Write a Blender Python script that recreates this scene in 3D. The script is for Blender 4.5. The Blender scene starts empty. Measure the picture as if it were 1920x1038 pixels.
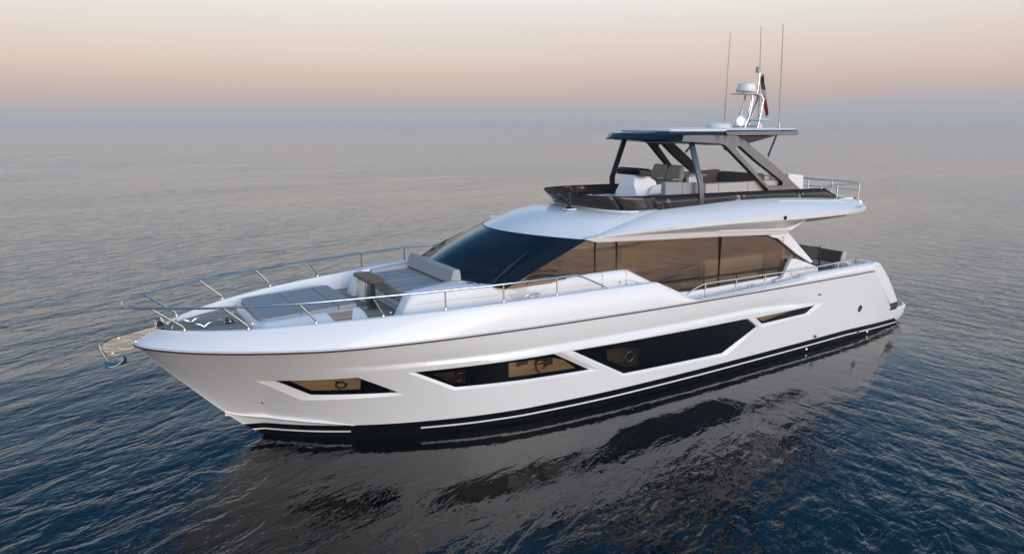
import bpy, bmesh, math, random
from mathutils import Vector, Matrix
from mathutils.geometry import delaunay_2d_cdt
random.seed(7)
SC = bpy.context.scene
COL = SC.collection
R = math.radians

# ------------------------------------------------------------------ camera
cam_d = bpy.data.cameras.new("camera")
cam = bpy.data.objects.new("camera", cam_d)
COL.objects.link(cam)
cam_d.sensor_width = 36.0
cam_d.lens = 36.0 * 1300.64 / 1920.0
cam_d.clip_start = 0.1
cam_d.clip_end = 100000.0
right = Vector((0.84928952, -0.52792738, 0.0))
up = Vector((0.11318946, 0.18209061, 0.97674519))
fwd = Vector((0.51565053, 0.82953945, -0.21440346))
M = Matrix((right, up, -fwd)).transposed().to_4x4()
M.translation = Vector((-0.49267896, -12.69293116, 5.65270085))
cam.matrix_world = M
SC.camera = cam

# ------------------------------------------------------------------ light
SUN_AZ = R(274.0)       # direction towards the sunset glow, behind the camera (from +X towards +Y)
SUN_EL = R(22.0)
SC.view_settings.view_transform = 'Standard'
SC.view_settings.look = 'None'
SC.view_settings.exposure = 0.0
SC.view_settings.gamma = 1.0
SC.cycles.use_denoising = True
SC.cycles.max_bounces = 10
SC.cycles.transparent_max_bounces = 16
SC.cycles.caustics_reflective = False
SC.cycles.caustics_refractive = False
SC.cycles.sample_clamp_indirect = 6.0

sun_d = bpy.data.lights.new("evening_sun", 'SUN')
sun_d.energy = 1.6
sun_d.angle = R(45.0)
sun_d.color = (1.0, 0.94, 0.88)
sun = bpy.data.objects.new("evening_sun", sun_d)
COL.objects.link(sun)
sdir = Vector((math.cos(SUN_AZ) * math.cos(SUN_EL), math.sin(SUN_AZ) * math.cos(SUN_EL), math.sin(SUN_EL)))
sun.rotation_euler = (-sdir).to_track_quat('-Z', 'Y').to_euler()
sun.location = sdir * 60

W = bpy.data.worlds.new("World")
SC.world = W
W.use_nodes = True
nt = W.node_tree
nt.nodes.clear()
def wn(t, **k):
    n = nt.nodes.new(t)
    for a, b in k.items():
        setattr(n, a, b)
    return n
out = wn('ShaderNodeOutputWorld')
tc = wn('ShaderNodeTexCoord')
sep = wn('ShaderNodeSeparateXYZ')
nt.links.new(tc.outputs['Generated'], sep.inputs[0])
ramp = wn('ShaderNodeValToRGB')
def lin(c):
    return tuple(((v / 255.0) / 12.92 if v <= 10 else (((v / 255.0) + 0.055) / 1.055) ** 2.4) for v in c)
SKY = [(0.0, (164, 170, 181)), (0.010, (165, 170, 181)), (0.024, (170, 170, 179)), (0.040, (184, 173, 176)),
       (0.058, (199, 181, 177)), (0.081, (212, 195, 188)), (0.112, (220, 207, 201)), (0.165, (233, 229, 226)),
       (0.22, (236, 241, 246)), (0.33, (140, 182, 216)), (0.46, (38, 114, 168)), (0.75, (32, 108, 166)), (1.0, (46, 116, 180))]
cr = ramp.color_ramp
while len(cr.elements) > 1:
    cr.elements.remove(cr.elements[-1])
cr.elements[0].position = SKY[0][0]
cr.elements[0].color = (*lin(SKY[0][1]), 1)
for p, c in SKY[1:]:
    e = cr.elements.new(p)
    e.color = (*lin(c), 1)
bn = wn('ShaderNodeTexNoise')
bn.inputs['Scale'].default_value = 1.6
bn.inputs['Detail'].default_value = 4.0
bm_ = wn('ShaderNodeMapping')
bm_.inputs['Scale'].default_value = (1.0, 1.0, 26.0)
nt.links.new(tc.outputs['Generated'], bm_.inputs[0])
nt.links.new(bm_.outputs[0], bn.inputs['Vector'])
bz = wn('ShaderNodeMath', operation='MULTIPLY_ADD')       # faint uneven layers of evening haze
bz.inputs[1].default_value = 0.016
nt.links.new(bn.outputs[0], bz.inputs[0])
bs = wn('ShaderNodeMath', operation='ADD')
bs.inputs[1].default_value = -0.008
nt.links.new(sep.outputs['Z'], bs.inputs[0])
nt.links.new(bs.outputs[0], bz.inputs[2])
nt.links.new(bz.outputs[0], ramp.inputs[0])
# warm, brighter sky on the sunset side
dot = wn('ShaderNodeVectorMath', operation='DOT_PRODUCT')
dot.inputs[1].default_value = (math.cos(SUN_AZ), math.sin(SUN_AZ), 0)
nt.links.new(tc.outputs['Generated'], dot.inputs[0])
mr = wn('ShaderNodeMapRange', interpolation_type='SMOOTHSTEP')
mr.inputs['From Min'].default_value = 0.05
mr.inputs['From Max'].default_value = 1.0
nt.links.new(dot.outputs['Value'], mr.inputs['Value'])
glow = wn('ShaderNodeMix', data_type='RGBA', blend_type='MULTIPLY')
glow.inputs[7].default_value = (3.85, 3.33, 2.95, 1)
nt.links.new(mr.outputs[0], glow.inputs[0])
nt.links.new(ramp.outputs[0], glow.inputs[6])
# thin streaks of cloud low on the sunset side
cn = wn('ShaderNodeTexNoise')
cn.inputs['Scale'].default_value = 2.2
cn.inputs['Detail'].default_value = 5.0
mp = wn('ShaderNodeMapping')
mp.inputs['Scale'].default_value = (1.0, 1.0, 9.0)
nt.links.new(tc.outputs['Generated'], mp.inputs[0])
nt.links.new(mp.outputs[0], cn.inputs['Vector'])
cr2 = wn('ShaderNodeMapRange', interpolation_type='SMOOTHSTEP')
cr2.inputs['From Min'].default_value = 0.53
cr2.inputs['From Max'].default_value = 0.66
nt.links.new(cn.outputs[0], cr2.inputs['Value'])
cm = wn('ShaderNodeMath', operation='MULTIPLY')
nt.links.new(cr2.outputs[0], cm.inputs[0])
nt.links.new(mr.outputs[0], cm.inputs[1])
cm2 = wn('ShaderNodeMath', operation='MULTIPLY')
nt.links.new(cm.outputs[0], cm2.inputs[0])
cm2.inputs[1].default_value = 0.65
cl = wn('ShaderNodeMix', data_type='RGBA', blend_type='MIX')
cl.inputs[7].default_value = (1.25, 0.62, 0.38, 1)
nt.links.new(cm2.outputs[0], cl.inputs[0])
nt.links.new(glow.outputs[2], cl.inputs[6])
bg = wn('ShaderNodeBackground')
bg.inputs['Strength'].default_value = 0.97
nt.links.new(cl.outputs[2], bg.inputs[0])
sky = wn('ShaderNodeTexSky', sky_type='NISHITA')
sky.sun_disc = False
sky.sun_elevation = R(3.0)
sky.sun_rotation = math.pi / 2 - SUN_AZ
bg2 = wn('ShaderNodeBackground')
bg2.inputs['Strength'].default_value = 0.03
nt.links.new(sky.outputs[0], bg2.inputs[0])
add = wn('ShaderNodeAddShader')
nt.links.new(bg.outputs[0], add.inputs[0])
nt.links.new(bg2.outputs[0], add.inputs[1])
nt.links.new(add.outputs[0], out.inputs[0])

# ------------------------------------------------------------------ materials
MATS = {}
def pmat(name, col, rough=0.4, metal=0.0, coat=0.0, spec=0.5, emit=None, es=0.0, var=0.0, vscale=6.0, ior=1.45, bump=0.0, bscale=200.0):
    m = bpy.data.materials.new(name)
    m.use_nodes = True
    t = m.node_tree
    b = t.nodes['Principled BSDF']
    b.inputs['Base Color'].default_value = (*col, 1)
    b.inputs['Roughness'].default_value = rough
    b.inputs['Metallic'].default_value = metal
    b.inputs['Coat Weight'].default_value = coat
    b.inputs['Coat Roughness'].default_value = 0.04
    b.inputs['Specular IOR Level'].default_value = spec
    b.inputs['IOR'].default_value = ior
    if emit:
        b.inputs['Emission Color'].default_value = (*emit, 1)
        b.inputs['Emission Strength'].default_value = es
    geo = t.nodes.new('ShaderNodeNewGeometry')
    if var > 0:
        n = t.nodes.new('ShaderNodeTexNoise')
        n.inputs['Scale'].default_value = vscale
        n.inputs['Detail'].default_value = 6
        t.links.new(geo.outputs['Position'], n.inputs['Vector'])
        mx = t.nodes.new('ShaderNodeMix')
        mx.data_type = 'RGBA'
        mx.inputs[6].default_value = (*[c * (1 - var) for c in col], 1)
        mx.inputs[7].default_value = (*[min(1, c * (1 + var)) for c in col], 1)
        t.links.new(n.outputs[0], mx.inputs[0])
        t.links.new(mx.outputs[2], b.inputs['Base Color'])
    if bump > 0:
        n2 = t.nodes.new('ShaderNodeTexNoise')
        n2.inputs['Scale'].default_value = bscale
        n2.inputs['Detail'].default_value = 3
        t.links.new(geo.outputs['Position'], n2.inputs['Vector'])
        bp = t.nodes.new('ShaderNodeBump')
        bp.inputs['Strength'].default_value = 1.0
        bp.inputs['Distance'].default_value = bump
        t.links.new(n2.outputs[0], bp.inputs['Height'])
        t.links.new(bp.outputs[0], b.inputs['Normal'])
    MATS[name] = m
    return m

def glassy(name, tint, refl=(1, 1, 1), rough=0.01, trans=0.5, ior=1.5, body=(0.02, 0.02, 0.02), boost=0.0, wob=0.0):
    """tinted glazing: fresnel mirror over a see-through tinted layer mixed with a dark body"""
    m = bpy.data.materials.new(name)
    m.use_nodes = True
    t = m.node_tree
    t.nodes.clear()
    o = t.nodes.new('ShaderNodeOutputMaterial')
    tr = t.nodes.new('ShaderNodeBsdfTransparent')
    tr.inputs[0].default_value = (*tint, 1)
    df = t.nodes.new('ShaderNodeBsdfDiffuse')
    df.inputs[0].default_value = (*body, 1)
    mx = t.nodes.new('ShaderNodeMixShader')
    mx.inputs[0].default_value = trans
    t.links.new(df.outputs[0], mx.inputs[1])
    t.links.new(tr.outputs[0], mx.inputs[2])
    gl = t.nodes.new('ShaderNodeBsdfGlossy')
    gl.inputs['Color'].default_value = (*refl, 1)
    gl.inputs['Roughness'].default_value = rough
    fr = t.nodes.new('ShaderNodeFresnel')
    gg = t.nodes.new('ShaderNodeNewGeometry')
    e1 = t.nodes.new('ShaderNodeMath'); e1.operation = 'MULTIPLY_ADD'; e1.inputs[1].default_value = -2.0; e1.inputs[2].default_value = 1.0
    t.links.new(gg.outputs['Backfacing'], e1.inputs[0])
    e2 = t.nodes.new('ShaderNodeMath'); e2.operation = 'POWER'; e2.inputs[0].default_value = ior
    t.links.new(e1.outputs[0], e2.inputs[1])
    t.links.new(e2.outputs[0], fr.inputs['IOR'])          # same mirror strength from either side of the pane
    ad = t.nodes.new('ShaderNodeMath')
    ad.operation = 'ADD'
    ad.use_clamp = True
    ad.inputs[1].default_value = boost
    t.links.new(fr.outputs[0], ad.inputs[0])
    m2 = t.nodes.new('ShaderNodeMixShader')
    t.links.new(ad.outputs[0], m2.inputs[0])
    t.links.new(mx.outputs[0], m2.inputs[1])
    t.links.new(gl.outputs[0], m2.inputs[2])
    t.links.new(m2.outputs[0], o.inputs[0])
    if wob:
        g = t.nodes.new('ShaderNodeNewGeometry')
        mp_ = t.nodes.new('ShaderNodeMapping'); mp_.inputs['Scale'].default_value = (0.55, 1.0, 2.6)
        n = t.nodes.new('ShaderNodeTexNoise'); n.inputs['Scale'].default_value = 1.0; n.inputs['Detail'].default_value = 4.0
        t.links.new(g.outputs['Position'], mp_.inputs[0]); t.links.new(mp_.outputs[0], n.inputs['Vector'])
        bp = t.nodes.new('ShaderNodeBump'); bp.inputs['Strength'].default_value = 1.0; bp.inputs['Distance'].default_value = wob
        t.links.new(n.outputs[0], bp.inputs['Height'])
        t.links.new(bp.outputs[0], gl.inputs['Normal']); t.links.new(bp.outputs[0], fr.inputs['Normal'])
    MATS[name] = m
    return m

WHITE = pmat('white_gelcoat', (0.80, 0.80, 0.795), 0.30, coat=0.35, var=0.012, vscale=1.5)
DECKW = pmat('white_deck_paint', (0.78, 0.785, 0.79), 0.42, coat=0.1, var=0.015, vscale=4)
WBLACK = pmat('window_black', (0.002, 0.0025, 0.004), 0.06, spec=0.28)
BLACK = pmat('black_gloss', (0.006, 0.007, 0.009), 0.12, coat=0.5)
RUBBER = pmat('black_rubber', (0.012, 0.012, 0.013), 0.5)
DARKM = pmat('anthracite_paint', (0.072, 0.080, 0.092), 0.24, metal=0.75, coat=0.5, var=0.03)
DARKIN = pmat('anthracite_shaded', (0.012, 0.013, 0.016), 0.45)  # near-black copy of the anthracite, shade on inner faces put into its colour
HTOP = pmat('hardtop_glass_black', (0.004, 0.006, 0.009), 0.08, coat=0.2)
STEEL = pmat('stainless_steel', (0.50, 0.495, 0.49), 0.22, metal=1.0, var=0.03, vscale=30)
CUSH = pmat('grey_cushion_fabric', (0.31, 0.312, 0.322), 0.85, var=0.05, vscale=14, bump=0.0015, bscale=260)
BOLST = pmat('taupe_cushion_fabric', (0.38, 0.37, 0.362), 0.85, var=0.04, vscale=14, bump=0.0015, bscale=260)
CREAM = pmat('cream_upholstery', (0.46, 0.43, 0.39), 0.75, var=0.04, vscale=12, bump=0.001, bscale=200)
SEATG = pmat('helm_seat_leather', (0.27, 0.255, 0.235), 0.6, var=0.04, vscale=20)
BROWNC = pmat('brown_cushion_fabric', (0.085, 0.075, 0.065), 0.85, var=0.06, vscale=14)
TABLEW = pmat('table_wood', (0.115, 0.066, 0.037), 0.5, coat=0.05, var=0.22, vscale=9)
CABIN_GLOW = pmat('cabin_lining', (0.36, 0.28, 0.19), 0.5, emit=(1.0, 0.72, 0.44), es=0.13, var=0.35, vscale=2.6)  # lining glows by itself, standing in for lamps inside the cabin
CABDIM = pmat('cabin_lining_dim', (0.11, 0.09, 0.065), 0.5, emit=(1.0, 0.7, 0.4), es=0.006, var=0.5, vscale=3)  # darker copy of the lining: a dimly lit cabin put into its colour
PILLAR = pmat('pillar_black', (0.008, 0.008, 0.009), 0.32, coat=0.15)
SALON = pmat('salon_lining', (0.55, 0.46, 0.36), 0.6, var=0.15, vscale=2)
LAMP = pmat('courtesy_lamp', (1, 1, 1), 0.4, emit=(1.0, 0.97, 0.85), es=2.0)
WARML = pmat('warm_step_lamp', (1, 1, 1), 0.4, emit=(1.0, 0.72, 0.3), es=1.6)
BLUE = pmat('blue_liner', (0.03, 0.09, 0.28), 0.5)
CLOTHW = pmat('white_towel', (0.75, 0.75, 0.75), 0.9, var=0.05, vscale=20)
FLAGG = pmat('flag_green', (0.008, 0.085, 0.035), 0.8)
FLAGW = pmat('flag_white', (0.42, 0.42, 0.41), 0.8)
FLAGR = pmat('flag_red', (0.20, 0.010, 0.016), 0.8)
WGLASS = glassy('salon_glass', (0.74, 0.62, 0.50), (0.86, 0.73, 0.60), 0.012, 0.70, 1.55, (0.060, 0.046, 0.035), 0.065, wob=0.042)
SHIELD = glassy('windshield_glass', (0.16, 0.20, 0.22), (0.80, 0.92, 1.0), 0.008, 0.16, 1.5, (0.002, 0.0035, 0.005), 0.0)
SMOKE = glassy('smoked_acrylic', (0.22, 0.20, 0.19), (1, 0.95, 0.92), 0.06, 0.05, 1.45, (0.022, 0.018, 0.017), 0.0)
PGLASS = glassy('port_glass', (0.62, 0.56, 0.48), (1, 1, 1), 0.01, 0.92, 1.45, (0.01, 0.01, 0.01), 0.0)
STEELM = pmat('polished_bow_plate', (0.25, 0.245, 0.235), 0.03, metal=1.0, bump=0.0006, bscale=1.5)
WHIP = pmat('antenna_grey', (0.47, 0.455, 0.44), 0.4)

def teak_mat():
    m = pmat('teak_planks', (0.16, 0.125, 0.10), 0.78, spec=0.25)
    t = m.node_tree
    b = t.nodes['Principled BSDF']
    g = t.nodes.new('ShaderNodeNewGeometry')
    s = t.nodes.new('ShaderNodeSeparateXYZ')
    t.links.new(g.outputs['Position'], s.inputs[0])
    d = t.nodes.new('ShaderNodeMath'); d.operation = 'MULTIPLY'; d.inputs[1].default_value = 1 / 0.062
    t.links.new(s.outputs['Y'], d.inputs[0])
    f = t.nodes.new('ShaderNodeMath'); f.operation = 'FRACT'
    t.links.new(d.outputs[0], f.inputs[0])
    c = t.nodes.new('ShaderNodeMath'); c.operation = 'LESS_THAN'; c.inputs[1].default_value = 0.10
    t.links.new(f.outputs[0], c.inputs[0])
    fl = t.nodes.new('ShaderNodeMath'); fl.operation = 'FLOOR'
    t.links.new(d.outputs[0], fl.inputs[0])
    wn_ = t.nodes.new('ShaderNodeTexWhiteNoise'); wn_.noise_dimensions = '1D'
    t.links.new(fl.outputs[0], wn_.inputs['W'])
    n = t.nodes.new('ShaderNodeTexNoise')
    mp_ = t.nodes.new('ShaderNodeMapping'); mp_.inputs['Scale'].default_value = (3, 40, 3)
    t.links.new(g.outputs['Position'], mp_.inputs[0]); t.links.new(mp_.outputs[0], n.inputs['Vector'])
    n.inputs['Scale'].default_value = 1.0; n.inputs['Detail'].default_value = 5
    a = t.nodes.new('ShaderNodeMath'); a.operation = 'MULTIPLY_ADD'; a.inputs[1].default_value = 0.6; 
    t.links.new(wn_.outputs[0], a.inputs[0]); t.links.new(n.outputs[0], a.inputs[2])
    r = t.nodes.new('ShaderNodeValToRGB')
    r.color_ramp.elements[0].position = 0.3; r.color_ramp.elements[0].color = (0.26, 0.20, 0.155, 1)
    r.color_ramp.elements[1].position = 1.1; r.color_ramp.elements[1].color = (0.47, 0.38, 0.305, 1)
    t.links.new(a.outputs[0], r.inputs[0])
    mx = t.nodes.new('ShaderNodeMix'); mx.data_type = 'RGBA'; mx.inputs[7].default_value = (0.03, 0.027, 0.025, 1)
    t.links.new(c.outputs[0], mx.inputs[0]); t.links.new(r.outputs[0], mx.inputs[6])
    t.links.new(mx.outputs[2], b.inputs['Base Color'])
    return m
TEAK = teak_mat()

def hull_mat():
    """white topsides, navy-black boot top below 0.30 m with one white line in it"""
    m = pmat('hull_paint', (0.78, 0.78, 0.775), 0.24, coat=0.6)
    t = m.node_tree
    b = t.nodes['Principled BSDF']
    g = t.nodes.new('ShaderNodeNewGeometry')
    s = t.nodes.new('ShaderNodeSeparateXYZ')
    t.links.new(g.outputs['Position'], s.inputs[0])
    def thr(src, v, op):
        k = t.nodes.new('ShaderNodeMath'); k.operation = op; k.inputs[1].default_value = v
        t.links.new(src, k.inputs[0]); return k.outputs[0]
    def mul(a, c, op='MULTIPLY'):
        k = t.nodes.new('ShaderNodeMath'); k.operation = op
        t.links.new(a, k.inputs[0]); t.links.new(c, k.inputs[1]); return k.outputs[0]
    # the boot top dips a little towards bow and stern
    mrn = t.nodes.new('ShaderNodeMapRange'); mrn.interpolation_type = 'SMOOTHSTEP'
    mrn.inputs['From Min'].default_value = 16.0; mrn.inputs['From Max'].default_value = 20.0
    mrn.inputs['To Min'].default_value = 0.0; mrn.inputs['To Max'].default_value = 0.13
    t.links.new(s.outputs['X'], mrn.inputs['Value'])
    mrb = t.nodes.new('ShaderNodeMapRange'); mrb.interpolation_type = 'SMOOTHSTEP'
    mrb.inputs['From Min'].default_value = 7.0; mrb.inputs['From Max'].default_value = 1.5
    mrb.inputs['To Min'].default_value = 0.0; mrb.inputs['To Max'].default_value = 0.035
    t.links.new(s.outputs['X'], mrb.inputs['Value'])
    z = mul(mul(s.outputs['Z'], mrn.outputs[0], 'ADD'), mrb.outputs[0], 'ADD')
    blk = thr(z, 0.315, 'LESS_THAN')
    wht = mul(thr(z, 0.190, 'LESS_THAN'), thr(z, 0.154, 'GREATER_THAN'))
    gap = mul(thr(s.outputs['X'], 3.25, 'LESS_THAN'), thr(s.outputs['X'], 4.40, 'GREATER_THAN'), 'ADD')      # the line breaks off where the spray rail dips under
    wht = mul(wht, gap)
    inv = t.nodes.new('ShaderNodeMath'); inv.operation = 'SUBTRACT'; inv.inputs[0].default_value = 1.0
    t.links.new(wht, inv.inputs[1])
    fac = mul(blk, inv.outputs[0])
    n = t.nodes.new('ShaderNodeTexNoise'); n.inputs['Scale'].default_value = 1.2
    t.links.new(g.outputs['Position'], n.inputs['Vector'])
    mv = t.nodes.new('ShaderNodeMix'); mv.data_type = 'RGBA'
    mv.inputs[6].default_value = (0.76, 0.76, 0.755, 1); mv.inputs[7].default_value = (0.80, 0.80, 0.795, 1)
    t.links.new(n.outputs[0], mv.inputs[0])
    mx = t.nodes.new('ShaderNodeMix'); mx.data_type = 'RGBA'
    t.links.new(mv.outputs[2], mx.inputs[6])
    mx.inputs[7].default_value = (0.004, 0.005, 0.009, 1)
    t.links.new(fac, mx.inputs[0]); t.links.new(mx.outputs[2], b.inputs['Base Color'])
    cw = t.nodes.new('ShaderNodeMath'); cw.operation = 'MULTIPLY_ADD'; cw.inputs[1].default_value = -0.6; cw.inputs[2].default_value = 0.6
    t.links.new(fac, cw.inputs[0]); t.links.new(cw.outputs[0], b.inputs['Coat Weight'])
    sw_ = t.nodes.new('ShaderNodeMath'); sw_.operation = 'MULTIPLY_ADD'; sw_.inputs[1].default_value = -0.38; sw_.inputs[2].default_value = 0.5
    t.links.new(fac, sw_.inputs[0]); t.links.new(sw_.outputs[0], b.inputs['Specular IOR Level'])
    n3 = t.nodes.new('ShaderNodeTexNoise'); n3.inputs['Scale'].default_value = 0.9; n3.inputs['Detail'].default_value = 2
    t.links.new(g.outputs['Position'], n3.inputs['Vector'])
    bp = t.nodes.new('ShaderNodeBump'); bp.inputs['Strength'].default_value = 1.0; bp.inputs['Distance'].default_value = 0.010
    t.links.new(n3.outputs[0], bp.inputs['Height']); t.links.new(bp.outputs[0], b.inputs['Coat Normal'])
    return m
HULLP = hull_mat()

def water_mat():
    m = bpy.data.materials.new('sea_water')
    m.use_nodes = True
    t = m.node_tree
    b = t.nodes['Principled BSDF']
    b.inputs['Base Color'].default_value = (0.0001, 0.0028, 0.0050, 1)
    b.inputs['Roughness'].default_value = 0.035
    b.inputs['IOR'].default_value = 1.56
    g = t.nodes.new('ShaderNodeNewGeometry')
    P = g.outputs['Position']
    def M_(op, a, c=None, v=None):
        k = t.nodes.new('ShaderNodeMath'); k.operation = op
        for i, q in enumerate((a, c)):
            if q is None: continue
            if isinstance(q, (int, float)): k.inputs[i].default_value = q
            else: t.links.new(q, k.inputs[i])
        if v is not None: k.inputs[2].default_value = v
        return k.outputs[0]
    def noise(rot, sx, sy, detail, rough=0.5, off=0.0, dist=0.0):
        mp_ = t.nodes.new('ShaderNodeMapping'); mp_.vector_type = 'TEXTURE'
        mp_.inputs['Rotation'].default_value = (0, 0, rot)
        mp_.inputs['Scale'].default_value = (sx, sy, 1)
        mp_.inputs['Location'].default_value = (off, off * 0.7, 0)
        t.links.new(P, mp_.inputs[0])
        n = t.nodes.new('ShaderNodeTexNoise'); n.noise_dimensions = '3D'
        n.inputs['Scale'].default_value = 1.0; n.inputs['Detail'].default_value = detail
        n.inputs['Roughness'].default_value = rough; n.inputs['Distortion'].default_value = dist
        t.links.new(mp_.outputs[0], n.inputs['Vector'])
        return n.outputs[0]
    s = t.nodes.new('ShaderNodeSeparateXYZ'); t.links.new(P, s.inputs[0])
    def ss(v, a, c):
        k = t.nodes.new('ShaderNodeMapRange'); k.interpolation_type = 'SMOOTHSTEP'
        k.inputs['From Min'].default_value = a; k.inputs['From Max'].default_value = c
        t.links.new(v, k.inputs['Value']); return k.outputs[0]
    X, Y = s.outputs['X'], s.outputs['Y']
    # two trains of wavelets with different crest directions, finer cross ripples, wind ripples, long swell
    wA = noise(R(24), 1.05, 0.44, 4.0, 0.55, 3.1, 0.5)
    wB = noise(R(-84), 1.2, 0.42, 4.0, 0.55, 11.7, 0.5)
    wC = noise(R(52), 0.95, 0.42, 3.0, 0.5, 7.9, 0.4)
    rp = noise(R(10), 0.40, 0.17, 2.0, 0.5, 5.3, 0.4)
    sw = noise(R(20), 9.0, 3.0, 1.0, 0.5, 1.9, 0.2)
    pt = noise(R(15), 42.0, 17.0, 3.0, 0.55, 2.2, 0.6)      # wind patches and slicks
    mB = M_('MULTIPLY', ss(X, 7.0, 14.0), ss(Y, 30.0, -2.0))
    # the hull's own lee: smoother water along the near side
    l1 = M_('MULTIPLY', ss(X, 0.5, 4.5), ss(X, 22.0, 16.0))
    l2 = ss(Y, -8.5, -2.6)
    l3 = ss(Y, 3.0, 0.0)
    lee = M_('MULTIPLY', M_('MULTIPLY', l1, l2), l3)
    ampA = M_('MULTIPLY_ADD', mB, -0.6, 1.0)
    ampB = M_('MULTIPLY_ADD', mB, 0.8, 0.2)
    h = M_('ADD', M_('MULTIPLY', wA, M_('MULTIPLY', ampA, 0.056)), M_('MULTIPLY', wB, M_('MULTIPLY', ampB, 0.052)))
    def ridge(n_):
        a_ = M_('ABSOLUTE', M_('MULTIPLY_ADD', n_, 2.0, -1.0))
        return M_('SUBTRACT', 1.0, a_)
    h = M_('ADD', h, M_('MULTIPLY', M_('MULTIPLY', ridge(wA), ampA), 0.014))
    h = M_('ADD', h, M_('MULTIPLY', M_('MULTIPLY', ridge(wB), ampB), 0.009))
    h = M_('ADD', h, M_('MULTIPLY', wC, 0.026))
    h = M_('ADD', h, M_('MULTIPLY', rp, 0.0115))
    # far out the unresolved wavelets act as roughness
    dx = M_('MULTIPLY', M_('ADD', X, -8.0), M_('ADD', X, -8.0)); dy = M_('MULTIPLY', Y, Y)
    dist = M_('SQRT', M_('ADD', dx, dy))
    farb = M_('MULTIPLY_ADD', ss(dist, 18.0, 110.0), 0.20, 1.0)
    patch = M_('MULTIPLY_ADD', ss(pt, 0.36, 0.62), 0.75, 0.50)
    h = M_('MULTIPLY', M_('MULTIPLY', M_('ADD', h, -0.13), patch), farb)
    h = M_('ADD', h, M_('MULTIPLY', sw, 0.15))
    calm = M_('MULTIPLY_ADD', lee, -0.86, 1.0)
    h = M_('MULTIPLY', M_('ADD', h, -0.075), calm)
    rr = t.nodes.new('ShaderNodeMapRange'); rr.interpolation_type = 'SMOOTHSTEP'
    rr.inputs['From Min'].default_value = 15.0; rr.inputs['From Max'].default_value = 260.0
    rr.inputs['To Min'].default_value = 0.03; rr.inputs['To Max'].default_value = 0.07
    t.links.new(dist, rr.inputs['Value']); t.links.new(rr.outputs[0], b.inputs['Roughness'])
    bp = t.nodes.new('ShaderNodeBump')
    bp.inputs['Strength'].default_value = 1.0
    bp.inputs['Distance'].default_value = 1.0
    t.links.new(h, bp.inputs['Height'])
    t.links.new(bp.outputs[0], b.inputs['Normal'])
    return m
WATER = water_mat()

# ------------------------------------------------------------------ mesh helpers
class MB:
    def __init__(s):
        s.v = []; s.f = []
    def add(s, pts, faces):
        o = len(s.v)
        s.v += [tuple(p) for p in pts]
        s.f += [tuple(i + o for i in f) for f in faces]
        return s
    def box(s, x0, x1, y0, y1, z0, z1):
        return s.hexa([(x0, y0, z0), (x1, y0, z0), (x1, y1, z0), (x0, y1, z0), (x0, y0, z1), (x1, y0, z1), (x1, y1, z1), (x0, y1, z1)])
    def hexa(s, p):
        return s.add(p, [(3, 2, 1, 0), (4, 5, 6, 7), (0, 1, 5, 4), (1, 2, 6, 5), (2, 3, 7, 6), (3, 0, 4, 7)])
    def grid(s, rows, wrap=False):
        n, m = len(rows), len(rows[0])
        f = []
        for i in range(n - 1):
            for j in range(m if wrap else m - 1):
                k = (j + 1) % m
                f.append((i * m + j, i * m + k, (i + 1) * m + k, (i + 1) * m + j))
        return s.add([p for r in rows for p in r], f)
    def loft(s, rings):
        """closed rings, capped at both ends"""
        n, m = len(rings), len(rings[0])
        s.grid(rings, True)
        o = len(s.v) - n * m
        s.f.append(tuple(o + j for j in range(m))[::-1])
        s.f.append(tuple(o + (n - 1) * m + j for j in range(m)))
        return s
    def prism(s, a, b):
        return s.loft([a, b])
    def tube(s, pts, r, n=8, caps=True):
        pts = [Vector(p) for p in pts]
        rr = r if isinstance(r, (list, tuple)) else [r] * len(pts)
        rings = []
        ref = None
        for i, p in enumerate(pts):
            d = (pts[min(i + 1, len(pts) - 1)] - pts[max(i - 1, 0)]).normalized()
            if ref is None:
                ref = Vector((0, 0, 1)) if abs(d.z) < 0.9 else Vector((1, 0, 0))
            a = d.cross(ref).normalized(); b = d.cross(a).normalized()
            ref = b if False else ref
            rings.append([tuple(p + (a * math.cos(2 * math.pi * k / n) + b * math.sin(2 * math.pi * k / n)) * rr[i]) for k in range(n)])
        return s.loft(rings) if caps else s.grid(rings, True)
    def lathe(s, prof, c, n=24, axis=(0, 0, 1)):
        ax = Vector(axis).normalized()
        a = ax.orthogonal().normalized(); b = ax.cross(a)
        c = Vector(c)
        rings = [[tuple(c + ax * z + (a * math.cos(2 * math.pi * k / n) + b * math.sin(2 * math.pi * k / n)) * max(r, 1e-4)) for k in range(n)] for r, z in prof]
        return s.loft(rings)
    def torus(s, c, axis, R0, r, n=24, m=8):
        ax = Vector(axis).normalized(); a = ax.orthogonal().normalized(); b = ax.cross(a); c = Vector(c)
        rows = []
        for i in range(n + 1):
            t = 2 * math.pi * i / n
            d = a * math.cos(t) + b * math.sin(t)
            rows.append([tuple(c + d * (R0 + r * math.cos(2 * math.pi * k / m)) + ax * (r * math.sin(2 * math.pi * k / m))) for k in range(m)])
        return s.grid(rows, True)
    def mirror(s):
        q = MB(); q.v = [(x, -y, z) for x, y, z in s.v]; q.f = [tuple(reversed(f)) for f in s.f]
        return q
    def join(s, o):
        return s.add(o.v, o.f)

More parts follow.
